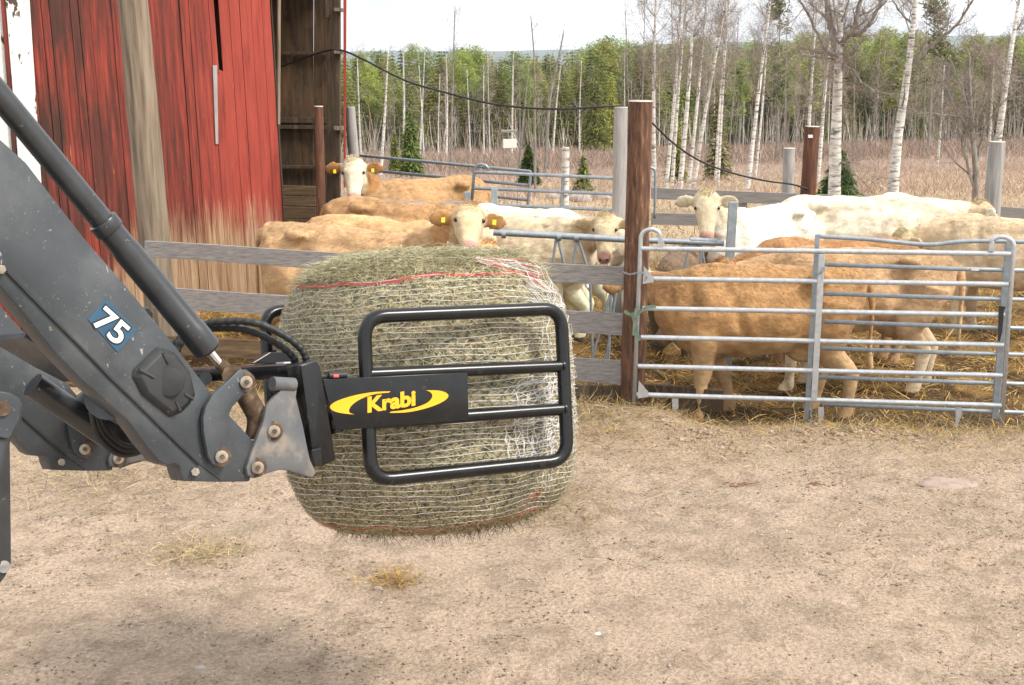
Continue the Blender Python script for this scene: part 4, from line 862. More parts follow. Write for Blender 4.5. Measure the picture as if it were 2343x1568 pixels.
# feed barrier
BY = 12.55; bpl = lambda x, y, c=0: at(x, y, BY-c)
barrier = thing('feed_barrier', 'grey tubular feed barrier with slanting neck bars inside the pen', 'feed barrier', (1.2, BY, 0))
MB().tube([bpl(1128, 532), bpl(1300, 541), bpl(1440, 549)], .034, 14).build('top_tube', M['galv_old'], barrier, auto=True)
MB().tube([bpl(1440, 549), bpl(1655, 557)], .030, 14).build('top_tube', M['galv_old'], barrier, auto=True)
MB().tube([bpl(1578, 549), bpl(1640, 552)], .026, 12).build('latch_tube', M['galv_old'], barrier, auto=True)
for x in (1152, 1278, 1318): MB().tube([bpl(x-5, 536+(x-1152)*.05), bpl(x+5, 536+(x-1152)*.05)], .042, 12).build('clamp_ring', M['galv_old'], barrier, auto=True)
for xt, xb, yb in ((1272, 1262, 620), (1320, 1306, 640), (1322, 1352, 640), (1275, 1300, 640), (1402, 1352, 830), (1412, 1385, 830), (1398, 1392, 830), (1580, 1560, 640), (1600, 1618, 640), (1605, 1600, 640), (1350, 1356, 830)):
    yt = 545 if yb < 700 else 650
    p, q = bpl(xt, yt), bpl(xb, yb); MB().tube([p, q], .014, 8).build('neck_bar', M['galv_old'], barrier, auto=True)
MB().prism([bpl(1668, 463, .1), bpl(1688, 463, .1), bpl(1679, 606, .1), bpl(1659, 606, .1)], Vector((0, .05, 0))).build('barrier_post', M['galv_old'], barrier, bevel=.004)
MB().prism([bpl(1666, 600, .1), bpl(1679, 600, .1), bpl(1672, 960, .1), bpl(1658, 960, .1)], Vector((0, .05, 0))).build('barrier_post', M['galv_old'], barrier, bevel=.004)
# steel rail pens at the back
def railset(name, label, Y0, Y1, xa, xb, rails, ups, r=.021):
    def f(x, y): return at(x, y, Y0+(Y1-Y0)*(x-xa)/(xb-xa))
    g = thing(name, label, 'steel fence', f(xa, 500)*1)
    for x0, y0, x1, y1 in rails: MB().tube([f(x0, y0), f(x1, y1)], r, 10).build('rail', M['galv_old'], g, auto=True)
    for x0, y0, x1, y1 in ups: MB().tube([f(x0, y0), f(x1, y1)], r*.95, 10).build('upright', M['galv_old'], g, auto=True)
    return g, f
railset('steel_fence', 'low steel rails running from the barn corner past the brown cow with the pale face', 18.2, 16.8, 801, 1214, [(801, 354, 1214, 393), (806, 386, 1209, 425), (1080, 445, 1209, 458), (1080, 470, 1209, 482)], [(802, 354, 806, 480), (1214, 393, 1205, 500)])
g3, f3 = railset('steel_gate', 'steel gate with looped corner before the birch stem, left of the thick post', 15.8, 15.2, 1085, 1434, [(1085, 394, 1445, 410), (1085, 431, 1445, 446), (1100, 469, 1445, 482), (1100, 500, 1445, 512)], [(1288, 403, 1282, 520)])
MB().tube([f3(1078, 470), f3(1085, 390), f3(1090, 380), f3(1100, 376), f3(1111, 379), f3(1118, 388)], .02, 10).build('loop', M['galv_old'], g3, smooth=True)
for x0, w_ in ((1131, 15), (1069, 14)):
    y0 = 433 if w_ == 15 else 440
    pf = lambda x, y, c=0: at(x, y, 15.0-c)
    q = thing('steel_post', 'flat grey steel post, %s, in front of the brown cow' % ('the taller right one of two' if w_ == 15 else 'the left one of two'), 'post', pf(x0, 520))
    MB().prism([pf(x0-w_/2, y0), pf(x0+w_/2, y0), pf(x0+w_/2-3, 540), pf(x0-w_/2-3, 540)], Vector((0, .06, 0))).build('post', M['galv_old'], q, bevel=.004)
lp2 = thing('steel_hook', 'small steel loop and upright just right of the thick brown post', 'steel upright', at(1497, 480, 17))
MB().tube(smooth_path([at(1497, 500, 17), at(1499, 400, 17), at(1493, 386, 17), at(1486, 384, 17)], 6), .018, 8).build('upright', M['galv_old'], lp2, smooth=True)
bf_ = thing('plank_fence', 'low grey plank fence behind the white cows', 'fence', at(1500, 470, 19.5))
pb = lambda x, y, c=0: at(x, y, 19.5-c)
board(bf_, ((1490, 429, 455), (2080, 455, 481)), 0, .04, M['wood_grey'], pf=pb); board(bf_, ((2080, 456, 482), (2500, 490, 515)), 0, .04, M['wood_grey'], pf=pb)
board(bf_, ((1490, 487, 514), (2080, 500, 528)), 0, .04, M['wood_grey'], pf=pb)
for x in (1700, 2080): MB().prism([pb(x-9, 465, -.05), pb(x+9, 465, -.05), pb(x+8, 560, -.05), pb(x-8, 560, -.05)], Vector((0, .1, 0))).build('post', M['post_grey'], bf_)
# cable from the barn to the posts
cpts = [at(560, 175, 17.0), at(645, 152, 16.9), at(700, 132, 16.7), at(752, 116, 16.35), at(782, 116, 16.3), at(830, 136, 16.1), at(925, 184, 15.8), at(1010, 210, 15.5), at(1110, 235, 15.2), at(1200, 247, 14.9), at(1290, 250, 14.7), at(1360, 246, 14.6), at(1400, 244, 14.6), at(1434, 246, 14.6),
        at(1470, 264, 14.9), at(1500, 290, 15.3), at(1540, 328, 15.8), at(1600, 368, 16.4), at(1670, 395, 17), at(1750, 414, 17.5), at(1810, 422, 17.8), at(1850, 434, 17.9)]
tag(MB().tube(smooth_path(cpts, 6), .0125, 8).build('cable', M['rubber'], smooth=True), 'black cable slung from the barn over the grey post to the reddish post', 'cable')
# straw heap by the barn wall
pp = at(545, 690, 14.2); mb = MB(); mb.sphere((0, 0, 0), 1, 26, 14)
mb.v = [tuple((Vector(v)*(1+.25*mnoise.noise(Vector(v)*2.2)))) for v in mb.v]; mb.v = [(v[0]*.55+pp.x, v[1]*.4+pp.y, v[2]*.42-.1) for v in mb.v]
M['strawheap'] = pm('golden_straw', [(.3, (.22, .12, .03)), (.6, (.48, .30, .08)), (.8, (.6, .42, .16))], 22, rough=.9, bst=.9, bdist=.03)
hp = thing('straw_heap', 'heap of golden straw against the bare foot of the barn wall', 'straw heap', (pp.x, pp.y, -.1)); ho = mb.build('heap', M['strawheap'], hp, smooth=True)
pv = np.array([v for v in mb.v if v[2] > -.15]); k = rng.integers(0, len(pv), 2600); P = pv[k]+rng.normal(size=(2600, 3))*.03; L = rng.uniform(.05, .18, 2600); D = rand_unit(2600)*L[:, None]; D[:, 2] *= .4
W = np.cross(D, rand_unit(2600)); W /= np.linalg.norm(W, axis=1, keepdims=True); W *= .003
link('loose_straw', blades('loose_straw', P, D, W, pick(GOLD, 2600)), M['straw'], hp)
# ================================================================ CATTLE
def ringp(c, fwd, up, h, w, n=20, sq=2.3, flat=0):
    side = fwd.cross(up).normalized(); up = side.cross(fwd).normalized(); out = []
    for k in range(n):
        a = 2*math.pi*k/n; cy, sy = math.cos(a), math.sin(a)
        u = math.copysign(abs(cy)**(2/sq), cy); v = math.copysign(abs(sy)**(2/sq), sy)
        if u > 0: v *= 1-flat*u
        out.append(c+up*(u*h)+side*(v*w))
    return out
ROUGH = {}
FAT = .94
def cow(label, px, Y, heading, scale=1.0, poll=(1.12, 0, 1.42), nose=(.5, 0, -.85), col=(.45, .22, .08), belly=None, face=None, legc=None, leg=(0, 0, 0, 0), tags=False, horns=False, fat=1.0, seed=0,
        muck=0, group='cattle in the pen', hair=9000, nosec=(.50, .27, .22), earc=None, dz=0, tuft=1, pitch=0, cat='cow', tail=True, P0=None):
    col = Vector(col); belly = Vector(belly or tuple(min(.8, c*1.25+.05) for c in col)); face = Vector(face or tuple(col*1.15)); legc = Vector(legc or tuple(belly)); earc = Vector(earc or tuple(col))
    mb = MB(); X = Vector((1, 0, 0)); Z = Vector((0, 0, 1)); V = Vector; fat *= FAT
    prof = [(-.86, 1.10, .10, .07), (-.82, 1.09, .20, .15), (-.72, 1.06, .27, .225), (-.56, 1.03, .325, .275), (-.36, .995, .355, .285), (-.1, .965, .385, .325), (.15, .95, .395, .345), (.38, .955, .395, .32), (.56, .985, .385, .27), (.70, 1.0, .34, .215), (.82, 1.0, .25, .16), (.9, 1.01, .13, .09)]
    mb.loft([ringp(V((x, 0, z+.012*math.sin(x*7+seed))), X, Z, h, w_*fat, 24, 2.35, .30) for x, z, h, w_ in prof])
    poll = V(poll); nd = V(nose).normalized(); n0 = V((.60, 0, 1.10)); mid = (n0+poll)/2+V((.04, 0, -.03)); pe = poll-nd*-.02+V((0, 0, -.05))-V((0, 0, 0))
    ctrl = smooth_path([n0, mid, pe], 5); N_ = len(ctrl)
    mb.loft([ringp(c, (ctrl[min(i+1, N_-1)]-ctrl[max(i-1, 0)]).normalized(), Z if abs((ctrl[min(i+1, N_-1)]-ctrl[max(i-1, 0)]).normalized().z) < .9 else X, .26-(.26-.115)*(i/(N_-1))**.8, .175-(.175-.085)*(i/(N_-1))**.8, 16) for i, c in enumerate(ctrl)])
    side = nd.cross(Z); side = (V((0, 1, 0)) if side.length < .15 else side).normalized(); hu = side.cross(nd).normalized()      # hu: forehead side
    HL = .50; hp_ = [(-.04, .08, .085), (.0, .12, .12), (.07, .145, .132), (.15, .142, .128), (.24, .118, .104), (.33, .096, .082), (.41, .086, .076), (.465, .078, .074), (.50, .05, .052)]
    mb.loft([ringp(poll+nd*x-hu*(.02+x*.06), nd, hu, h, w_, 16, 2.5) for x, h, w_ in hp_])
    mb.sphere(poll+nd*.30-hu*.085, .05, 10, 8)
    for s in (-1, 1):                              # ears
        b = poll+side*s*.10+nd*.05-hu*.01; d = (side*s*.95-nd*.02+hu*-.12+Z*-.05).normalized(); upv = (nd.cross(d)).normalized()
        upv = (hu*.35+Z*.9); upv = (upv-d*upv.dot(d)).normalized(); fw = d.cross(upv)
        rings = []
        for t, wv in ((0, .04), (.05, .06), (.11, .082), (.17, .078), (.21, .052), (.235, .016)):
            rings.append([b+d*t+upv*(math.cos(a)*wv)+fw*(math.sin(a)*.017+.012*math.cos(a)**2) for a in [2*math.pi*k/10 for k in range(10)]])
        mb.loft(rings)
    # brow ridges
    for s in (-1, 1): mb.sphere(poll+nd*.15+side*s*.088+hu*.06, .034, 8, 6)
    def limb(pts):
        p = [V(q[:3]) for q in pts]; rs = [q[3] for q in pts]; pth = smooth_path(p, 4); rr = []
        for i in range(len(pth)): t = i/4; k = min(int(t), len(rs)-2); f = t-k; rr.append(rs[k]*(1-f)+rs[k+1]*f)
        rings = []
        for i, c in enumerate(pth):
            d = (pth[min(i+1, len(pth)-1)]-pth[max(i-1, 0)]).normalized(); rings.append(ringp(c, d, X, rr[i]*1.12, rr[i]*.88, 12))
        mb.loft(rings)
    for s, o in ((1, leg[0]), (-1, leg[1])):
        limb([(.50, s*.17, .98, .16), (.50+o*.2, s*.175, .72, .115), (.49+o*.55, s*.155, .44, .066), (.50+o*.7, s*.15, .40, .064), (.50+o*.9, s*.15, .18, .045), (.50+o*.95, s*.15, .11, .055), (.53+o, s*.15, .05, .058), (.54+o, s*.15, .0, .066)])
    for s, o in ((1, leg[2]), (-1, leg[3])):
        limb([(-.58, s*.15, 1.05, .20), (-.52+o*.2, s*.175, .80, .165), (-.50+o*.4, s*.17, .62, .115), (-.66+o*.7, s*.15, .44, .066), (-.67+o*.8, s*.145, .38, .058), (-.64+o*.9, s*.145, .18, .046), (-.63+o*.95, s*.145, .11, .056), (-.60+o, s*.145, .05, .058), (-.59+o, s*.145, .0, .066)])
    for s in (-1, 1):                              # hip bones and shoulder
        mb.sphere((-.42, s*.20*fat, 1.25), .075, 10, 8, (1.5, .9, .8)); mb.sphere((-.78, s*.10, 1.19), .06, 8, 6); mb.sphere((.48, s*.19*fat, .98), .17, 12, 8, (.9, .6, 1.3))
    mb.sphere((.42, 0, 1.30), .10, 12, 8, (1.9, .6, .85)); mb.sphere((-.35, 0, .62), .14, 12, 8, (1.2, .95, .8))
    if tail: mb.tube(smooth_path([V((-.80, 0, 1.24)), V((-.90, .0, 1.17)), V((-.93, .01, .9)), V((-.92, .02, .60)), V((-.93, .03, .42))], 5), [.03]*9+[.024]*8+[.032]*3+[.02], 8)
    src = bpy.data.meshes.new('cowsrc'); src.from_pydata(mb.v, [], mb.f); o = bpy.data.objects.new('cowsrc', src); COL.objects.link(o)
    bm = bmesh.new(); bm.from_mesh(src); bmesh.ops.recalc_face_normals(bm, faces=bm.faces); bm.to_mesh(src); bm.free()
    rm = o.modifiers.new('r', 'REMESH'); rm.mode = 'VOXEL'; rm.voxel_size = .0195; sm = o.modifiers.new('s', 'SMOOTH'); sm.iterations = 4; sm.factor = .6
    dg = bpy.context.evaluated_depsgraph_get(); dg.update(); me = bpy.data.meshes.new_from_object(o.evaluated_get(dg)); bpy.data.objects.remove(o)
    n = len(me.vertices); co = np.empty(n*3, np.float32); me.vertices.foreach_get('co', co); co = co.reshape(-1, 3).astype(float)
    nr = np.empty(n*3, np.float32); me.vertices.foreach_get('normal', nr); nr = nr.reshape(-1, 3).astype(float)
    sx = seed*13.7
    f1 = fbm(co[:, 0]*4+sx, co[:, 2]*4+co[:, 1]*3, 3)-.5; f2 = fbm(co[:, 0]*13+sx, co[:, 2]*13+co[:, 1]*9+5, 3)-.5
    hd = ((co-np.array(poll))@np.array(nd)); dist = np.linalg.norm(co-np.array(poll)-np.clip(hd, 0, .5)[:, None]*np.array(nd), axis=1)
    onhead = (dist < .19)&(hd > -.05)
    body = 1-np.clip((.55-co[:, 2])/.15, 0, 1)
    co += nr*((f1*.04+f2*.011)*np.where(onhead, .15, body))[:, None]
    # ribs and flank hollow
    rb = np.sin(co[:, 0]*44)*.003*np.exp(-((co[:, 0]-.1)/.3)**2)*(np.abs(co[:, 1]) > .2); co += nr*rb[:, None]
    fl = np.exp(-((co[:, 0]+.33)/.10)**2-((co[:, 2]-1.10)/.12)**2)*.055; co -= nr*fl[:, None]
    sdm = (np.abs(co[:, 1]) > .12)*(~onhead); gr = .022*np.exp(-((co[:, 0]-.26-(co[:, 2]-1)*.35)/.05)**2)*np.clip((co[:, 2]-.6)/.2, 0, 1)+.024*np.exp(-((co[:, 0]+.33-(co[:, 2]-.9)*-.25)/.05)**2)*np.clip((1.2-co[:, 2])/.2, 0, 1)*np.clip((co[:, 2]-.55)/.1, 0, 1)+.012*np.exp(-((co[:, 0]-.62)/.04)**2)+.016*np.exp(-((co[:, 2]-1.20)/.035)**2)*(np.abs(co[:, 0]+.05) < .3); co -= nr*(gr*sdm)[:, None]
    me.vertices.foreach_set('co', co.astype(np.float32).ravel()); me.update()
    cA, cB, cF, cL, cE = map(np.array, (col, belly, face, legc, earc))
    t1 = np.clip((.80-co[:, 2]+f1*.5)/.30, 0, 1)[:, None]; C_ = cA*(1-t1)+cB*t1
    t2 = np.clip((.52-co[:, 2]+f1*.3)/.22, 0, 1)[:, None]; C_ = C_*(1-t2)+cL*t2
    C_ *= (1+f1*.6+f2*.35)[:, None]
    th_ = np.clip((.24-dist+f2*.1)/.08, 0, 1)*(hd > -.1); th_ = th_[:, None]; C_ = C_*(1-th_)+cF*th_*(1+f2[:, None]*.3)
    sd_ = (co-np.array(poll))@np.array(side); ea = (np.abs(sd_) > .15)&(hd > -.12)&(hd < .25)&(np.linalg.norm(co-np.array(poll), axis=1) < .42); C_[ea] = cE
    mz = np.clip((hd-.405)/.03, 0, 1)*(dist < .12); C_ = C_*(1-mz[:, None])+np.array(nosec)*mz[:, None]
    hoof = co[:, 2] < .055; C_[hoof] = (.07, .05, .04)
    if muck:
        q = np.clip((fbm(co[:, 0]*5+sx, co[:, 2]*5, 4)+(.75-co[:, 2])*.35*muck-.42)/.15, 0, 1)[:, None]*.8; C_ = C_*(1-q)+np.array((.13, .085, .045))*q
    C_ = np.clip(C_, .01, .85); set_col(me, C_); me.shade_smooth(); me.materials.clear()
    p = P0 or at(px, 600, Y); org = Vector((p.x, p.y, zt1(p.x, p.y)-.02+dz))
    root = thing('cow', label, cat, org, group); root.rotation_euler = (0, R(pitch), R(heading)); root.scale = (scale,)*3
    bo = bpy.data.objects.new('body', me); COL.objects.link(bo); bo.parent = root; me.materials.append(M['fur']); me.name = 'body'
    # coat: short hair lying back over the hide
    ne = len(me.polygons); ce = np.empty(ne*3, np.float32); me.polygons.foreach_get('center', ce); ce = ce.reshape(-1, 3).astype(float); pn = np.empty(ne*3, np.float32); me.polygons.foreach_get('normal', pn); pn = pn.reshape(-1, 3).astype(float)
    lv = np.empty(len(me.loops), np.int32); me.loops.foreach_get('vertex_index', lv); ls = np.empty(ne, np.int32); me.polygons.foreach_get('loop_start', ls)
    top = np.clip((ce[:, 2]-.4)/.6, .08, 1)*np.where(pn[:, 2] > .3, 1.6, .8); pr_ = top/top.sum(); k = rng.choice(ne, hair, p=pr_)
    hdk = ((ce[k]-np.array(poll))@np.array(nd)); dk_ = np.linalg.norm(ce[k]-np.array(poll), axis=1)
    keep = ~((hdk > .12)&(dk_ < .6)); k = k[keep]; nh = len(k); dk_ = dk_[keep]
    base = ce[k]; nn = pn[k]; fl_ = np.array((-.75, 0, -.55))+rand_unit(nh)*.35; D = fl_-nn*(fl_*nn).sum(1, keepdims=True)+nn*rng.uniform(.05, .25, nh)[:, None]
    D /= np.linalg.norm(D, axis=1, keepdims=True); L = rng.uniform(.012, .034, nh)*np.where(dk_ < .16, 1.3, 1); W = np.cross(D, nn); W /= np.maximum(np.linalg.norm(W, axis=1, keepdims=True), 1e-6); W *= .0021
    hc = C_[lv[ls[k]]]*rng.uniform(.80, 1.2, nh)[:, None]
    hm_ = blades('coat', base+nn*.0005, D*L[:, None], W, np.clip(hc, .01, .85), rand_unit(nh)*.002); ho = bpy.data.objects.new('coat', hm_); COL.objects.link(ho); ho.parent = root; hm_.materials.append(M['furh'])
    if tuft:
        nt_ = 420; q = rand_unit(nt_); base = np.array(poll)+q*np.array((.07, .07, .05))+np.array(hu)*.05-np.array(nd)*.0; D = q*.6+np.array(hu)*.7+np.array(nd)*.35; D /= np.linalg.norm(D, axis=1, keepdims=True)
        W = np.cross(D, rand_unit(nt_)); W /= np.linalg.norm(W, axis=1, keepdims=True); tc_ = np.array(face)*rng.uniform(.7, 1.1, nt_)[:, None]
        tm = blades('forelock', base, D*rng.uniform(.02, .045, nt_)[:, None], W*.003, np.clip(tc_, .01, .85), rand_unit(nt_)*.012); to = bpy.data.objects.new('forelock', tm); COL.objects.link(to); to.parent = root; tm.materials.append(M['furh'])
    def part(nm, mbx, mt, **kw): return mbx.build(nm, mt, root, world=False, **kw)
    for s in (-1, 1):
        ep = poll+nd*.165+side*s*.114+hu*.048
        part('eye', MB().sphere(ep, .020, 10, 8), M['eye'], smooth=True)
        part('nostril', MB().sphere(poll+nd*.492+side*s*.036-hu*.012, .015, 8, 6), M['eye'], smooth=True)
        if tags:
            tp = poll+side*s*.215+nd*.085-hu*.02; q = (side*.0225, hu*.002+nd*.0, nd*.03)
            t = MB(); t.box(tp+hu*.035+Z*-.03, side*.016, hu*.003, (Z*-1+nd*.3).normalized()*.021); part('ear_tag', t, M['eartag'], bevel=.002)
        if horns: part('horn', MB().tube([poll+side*s*.07+hu*.02, poll+side*s*.13+hu*.05, poll+side*s*.15+hu*.10], [.022, .017, .004], 8), M['log'], smooth=True)
    return root
GING = (.38, .20, .085); CREAM = (.66, .54, .36); WHITE = (.77, .72, .61)
# front right, behind the gate
cow('ginger cow broadside right behind the gate, head hidden past the thick post', 1745, 11.15, 180, 1.06, (1.0, -.22, 1.22), (.15, -.8, -.5), (.40, .225, .095), (.50, .33, .17), (.72, .62, .45), (.46, .30, .16), (.05, -.28, -.08, .14), seed=1, hair=12000)
cow('tan cow with pale hind legs standing behind the ginger cow at the gate', 1960, 12.05, 172, 1.06, (1.1, 0, 1.15), (.7, 0, -.7), (.50, .32, .17), (.56, .40, .24), None, (.62, .5, .34), (.1, -.1, .1, -.05), seed=2, hair=10000)
cow('deep ginger cow mostly hidden, its back ridge showing above the tan cow', 1905, 12.95, 186, 1.02, (1.1, 0, 1.1), (.7, 0, -.7), (.38, .20, .085), (.40, .25, .13), seed=3)
cow('white cow facing the camera behind the flat steel post of the feed barrier', 1740, 14.9, 222, 1.08, (1.04, .08, 1.56), (.50, .42, -1.05), WHITE, (.72, .62, .46), (.66, .56, .38), (.6, .5, .35), seed=4, earc=(.62, .54, .38))
cow('large white cow side on facing right, its head low at the far right', 1950, 15.6, -6, 1.10, (1.32, 0, 1.20), (.80, .35, -.6), (.74, .66, .51), (.60, .50, .36), (.58, .46, .30), (.50, .38, .24), (0, .05, 0, -.1), seed=5, hair=11000, dz=.0)
cow('cream coloured cow at the far right with its curly head turned away to the left', 2315, 14.2, 148, 1.06, (1.10, .1, 1.12), (.30, .30, -.95), (.62, .48, .31), (.58, .44, .28), (.58, .48, .30), (.6, .48, .32), (.03, -.1, .1, -.06), seed=6, hair=11000, dz=-.06)
cow('muddy brown animal lying low just right of the thick post', 1560, 14.0, 250, .98, (1.05, .25, .85), (.5, -.5, -.6), (.20, .135, .08), (.17, .12, .08), (.22, .16, .10), seed=7, muck=1, nosec=(.02, .02, .02), dz=-.22)
# left group
cow('tan cow with its rump by the barn, looking at the camera over the bale', 772, 12.55, -20, 1.10, (1.26, -.26, 1.64), (.40, -.86, -.50), (.52, .33, .17), (.50, .32, .16), (.60, .45, .27), None, (0, .05, 0, -.05), tags=True, seed=8, pitch=5, dz=.03, hair=12000, earc=(.46, .25, .1))
cow('lighter tan cow whose back shows just behind the tan cow looking over the bale', 860, 13.35, -14, 1.0, (1.1, 0, 1.15), (.7, 0, -.7), (.60, .38, .19), seed=9, pitch=5)
cow('ginger cow whose long back slopes right below the pale faced cow', 900, 14.2, -14, 1.03, (1.15, 0, 1.1), (.7, 0, -.7), (.43, .255, .12), seed=10, pitch=5, dz=.04)
cow('ginger cow with a white face and yellow ear tags beside the barn door', 978, 16.3, 216, 1.07, (1.02, .12, 1.60), (.42, .64, -1.0), (.46, .275, .13), None, (.72, .64, .48), tags=True, seed=11, dz=.05, earc=(.40, .20, .07))
cow('grey brown cow showing only a pointed grey back between the ginger cows', 965, 15.1, 165, .98, (1.1, 0, 1.0), (.7, 0, -.8), (.25, .22, .20), seed=12, hair=4000)
cow('white cow with its rump behind the flat steel posts in the middle', 1185, 14.6, 150, .97, (1.1, 0, 1.1), (.7, 0, -.7), WHITE, seed=13)
cow('cream white cow with a bony rump left of the thick post', 1300, 14.9, 140, 1.0, (1.1, 0, 1.1), (.7, 0, -.7), (.72, .60, .44), seed=14)
cow('cream cow with its pale head down at the feed barrier beside the thick post', 1200, 13.6, -35, .98, (1.10, -.1, 1.39), (.30, -.60, -.8), (.66, .55, .38), None, (.60, .48, .30), seed=15, earc=(.5, .38, .22))
cow('white and ginger cow with its back low behind the bale', 1215, 13.6, 168, .90, (1.1, 0, 1.0), (.7, 0, -.7), (.70, .58, .40), seed=16, hair=4000)
# ================================================================ TREES AND SCRUB
def Vn(a): return Vector(a)
def conifer_parts(h, w, n, cols, seed, lo=.12, pine=False, size=.3):
    rg = np.random.default_rng(seed)
    tr = MB(); tr.tube([(0, 0, -1.0), (0.02, 0, h*.5), (0, 0, h*.985)], [h*.0085+.02, h*.006+.01, .008], 7)
    if pine: lo = .42
    u = rg.random(n)
    z = lo+(1-lo)*(1-np.sqrt(1-u*.995)) if not pine else lo+(1-lo)*rg.beta(1.6, 1.3, n)
    prof = (1-(z-lo)/(1-lo))
    rmax = w*(prof**.8+.03) if not pine else w*np.sqrt(np.clip(1-((z-lo)/(1-lo)*2-1.0)**2, .02, 1))*.75
    nb = max(int(h*3.2), 24); lay = np.round(z*nb+rg.normal(size=n)*.12)/nb if not pine else z
    a = rg.uniform(0, 2*math.pi, n); sect = .62+.38*np.sin(a*5+lay*61)*np.sin(a*3+lay*23+seed); r = rmax*np.sqrt(rg.uniform(.04, 1, n))*(.55+.55*sect)
    if pine:
        cl = rg.integers(0, 26, n); ca = rg.uniform(0, 6.28, 26); cz = lo+(1-lo)*rg.beta(1.6, 1.2, 26); cr = w*.62*np.sqrt(np.clip(1-((cz-lo)/(1-lo)*2-1)**2, .05, 1))*rg.uniform(.4, 1, 26)
        q = rg.normal(size=(n, 3))*np.array((w*.21, w*.21, h*.028)); P = np.stack([np.cos(ca[cl])*cr[cl], np.sin(ca[cl])*cr[cl], cz[cl]*h], 1)+q
    else: P = np.stack([np.cos(a)*r, np.sin(a)*r, lay*h-r*.28+rg.normal(size=n)*.04*h/10], 1)
    out = np.stack([np.cos(a), np.sin(a), -.45+rg.normal(size=n)*.2], 1)+rg.normal(size=(n, 3))*.25; out /= np.linalg.norm(out, axis=1, keepdims=True)
    L = rg.uniform(.6, 1.4, n)*size; W = np.cross(out, rg.normal(size=(n, 3))*.5+np.array((0, 0, 1))); W /= np.linalg.norm(W, axis=1, keepdims=True); W *= (L*.13)[:, None]
    c = np.asarray(cols)[rg.integers(0, len(cols), n)]*(1+rg.normal(size=(n, 1))*.22); c = np.clip(c, .004, .5)
    cm = blades('crown', P-out*L[:, None]*.5, out*L[:, None], W, c, rg.normal(size=(n, 3))*.02, .15)
    return tr, cm
def make_conifer(label, h, w, n, cols, seed, trunkmat, **k):
    tr, cm = conifer_parts(h, w, n, cols, seed, **k)
    t = thing('conifer', label, 'tree'); tr.build('trunk', trunkmat, t, auto=True, world=False); o = bpy.data.objects.new('crown', cm); COL.objects.link(o); o.parent = t; cm.materials.append(M['foliage']); return t
def make_bare(name, label, path, r0, r1, nb, bl, seed, bark, lo=.3, nsub=6, ntw=9, tw=.35, twcol=((.27, .22, .19), (.36, .31, .27), (.20, .16, .14)), el=(.5, 1.0), group=None, extra=(), wid=.006, drop=.1):
    rr = random.Random(seed); path = [Vector(p) for p in path]; org = path[0].copy(); path = [p-org for p in path]; sm = smooth_path(path, 7) if len(path) > 1 else path
    n = len(sm); tr = MB(); rad = [(r0+(r1-r0)*i/(n-1))*(1+.25*max(0, 1-i/2.)) for i in range(n)]; tr.tube(sm, rad, 12)
    tr.v = [tuple(Vector(v)*1+Vector((mnoise.noise(Vector(v)*2)*.02, mnoise.noise(Vector(v)*2+Vector((9, 0, 0)))*.02, 0))) for v in tr.v]
    t = thing(name, label, 'tree', org, group); tr.build('trunk', bark, t, smooth=True, world=False)
    br = MB(); P = []; D = []; H = (sm[-1]-sm[0]).length
    def rdir(d, s): v = (d+Vector((rr.gauss(0, s), rr.gauss(0, s), rr.gauss(0, s)))); return v.normalized()
    def twigs(p, d, L, k):
        for _ in range(k):
            q = rdir(d, .75); P.append(p); D.append(q*L*rr.uniform(.4, 1.2)-Vector((0, 0, drop*L)))
    def limb(p, d, L, r, depth):
        pts = [p]; q = p; dd = d; ns = 5
        for s in range(ns): dd = rdir(dd+Vector((0, 0, .10)), .17); q = q+dd*L/ns; pts.append(q)
        br.tube(pts, [r*(1-.75*i/ns) for i in range(ns+1)], 5 if depth == 0 else 3, caps=False)
        for s in range(1, ns+1):
            if depth == 0 and s > 1:
                for _ in range(max(1, nsub//4)): limb(pts[s], rdir(dd, .7), L*rr.uniform(.3, .55), r*.4*(1-.1*s), 1)
            twigs(pts[s], dd, tw*(1.0 if depth else 1.2), max(1, ntw//(6 if depth == 0 else 4)))
    for i in range(nb):
        f = lo+(1-lo)*((i+rr.random())/nb); k = min(n-1, int(f*(n-1))); a = rr.uniform(0, 6.28); e = rr.uniform(*el)
        d = Vector((math.cos(a)*math.cos(e), math.sin(a)*math.cos(e), math.sin(e))); limb(sm[k], d, bl*(1.15-.75*f)*rr.uniform(.6, 1.15), max(.006, rad[k]*.33), 0)
    for pts, ra, rb in extra:
        q = smooth_path([Vector(p)-org for p in pts], 6); br.tube([p_+Vector((rr.gauss(0, 1), rr.gauss(0, 1), rr.gauss(0, 1)))*.012*(0 < i_ < len(q)-1) for i_, p_ in enumerate(q)], [.85*(ra+(rb-ra)*i/(len(q)-1)) for i in range(len(q))], 7)
        for s in range(3, len(q), 2): limb(q[s], rdir((q[s]-q[s-1]).normalized(), .8), bl*rr.uniform(.2, .5), rb*.7, 1 if rr.random() < .5 else 0)
    if nb or extra:
        br.build('branches', bark if r0 > .09 and bark is not M['birch'] else M['bark'], t, world=False)
    if P:
        P = np.array([tuple(p) for p in P]); D = np.array([tuple(d) for d in D]); W = np.cross(D, rand_unit(len(P))); W /= np.maximum(np.linalg.norm(W, axis=1, keepdims=True), 1e-6)
        tm = blades('twigs', P, D, W*wid, pick(twcol, len(P), .2), rand_unit(len(P))*tw*.08, .4); o = bpy.data.objects.new('twigs', tm); COL.objects.link(o); o.parent = t; tm.materials.append(M['twig'])
    return t
def place(src, used, x, y, h, rz, label=None, group=None):
    o = src if not used[0] else copy_tree(src); used[0] = True; o.location = (x, y, zt1(x, y)); o.rotation_euler = (0, 0, rz); o.scale = (h[0], h[0], h[1])
    if label: o['label'] = label
    if group: o['group'] = group
    return o
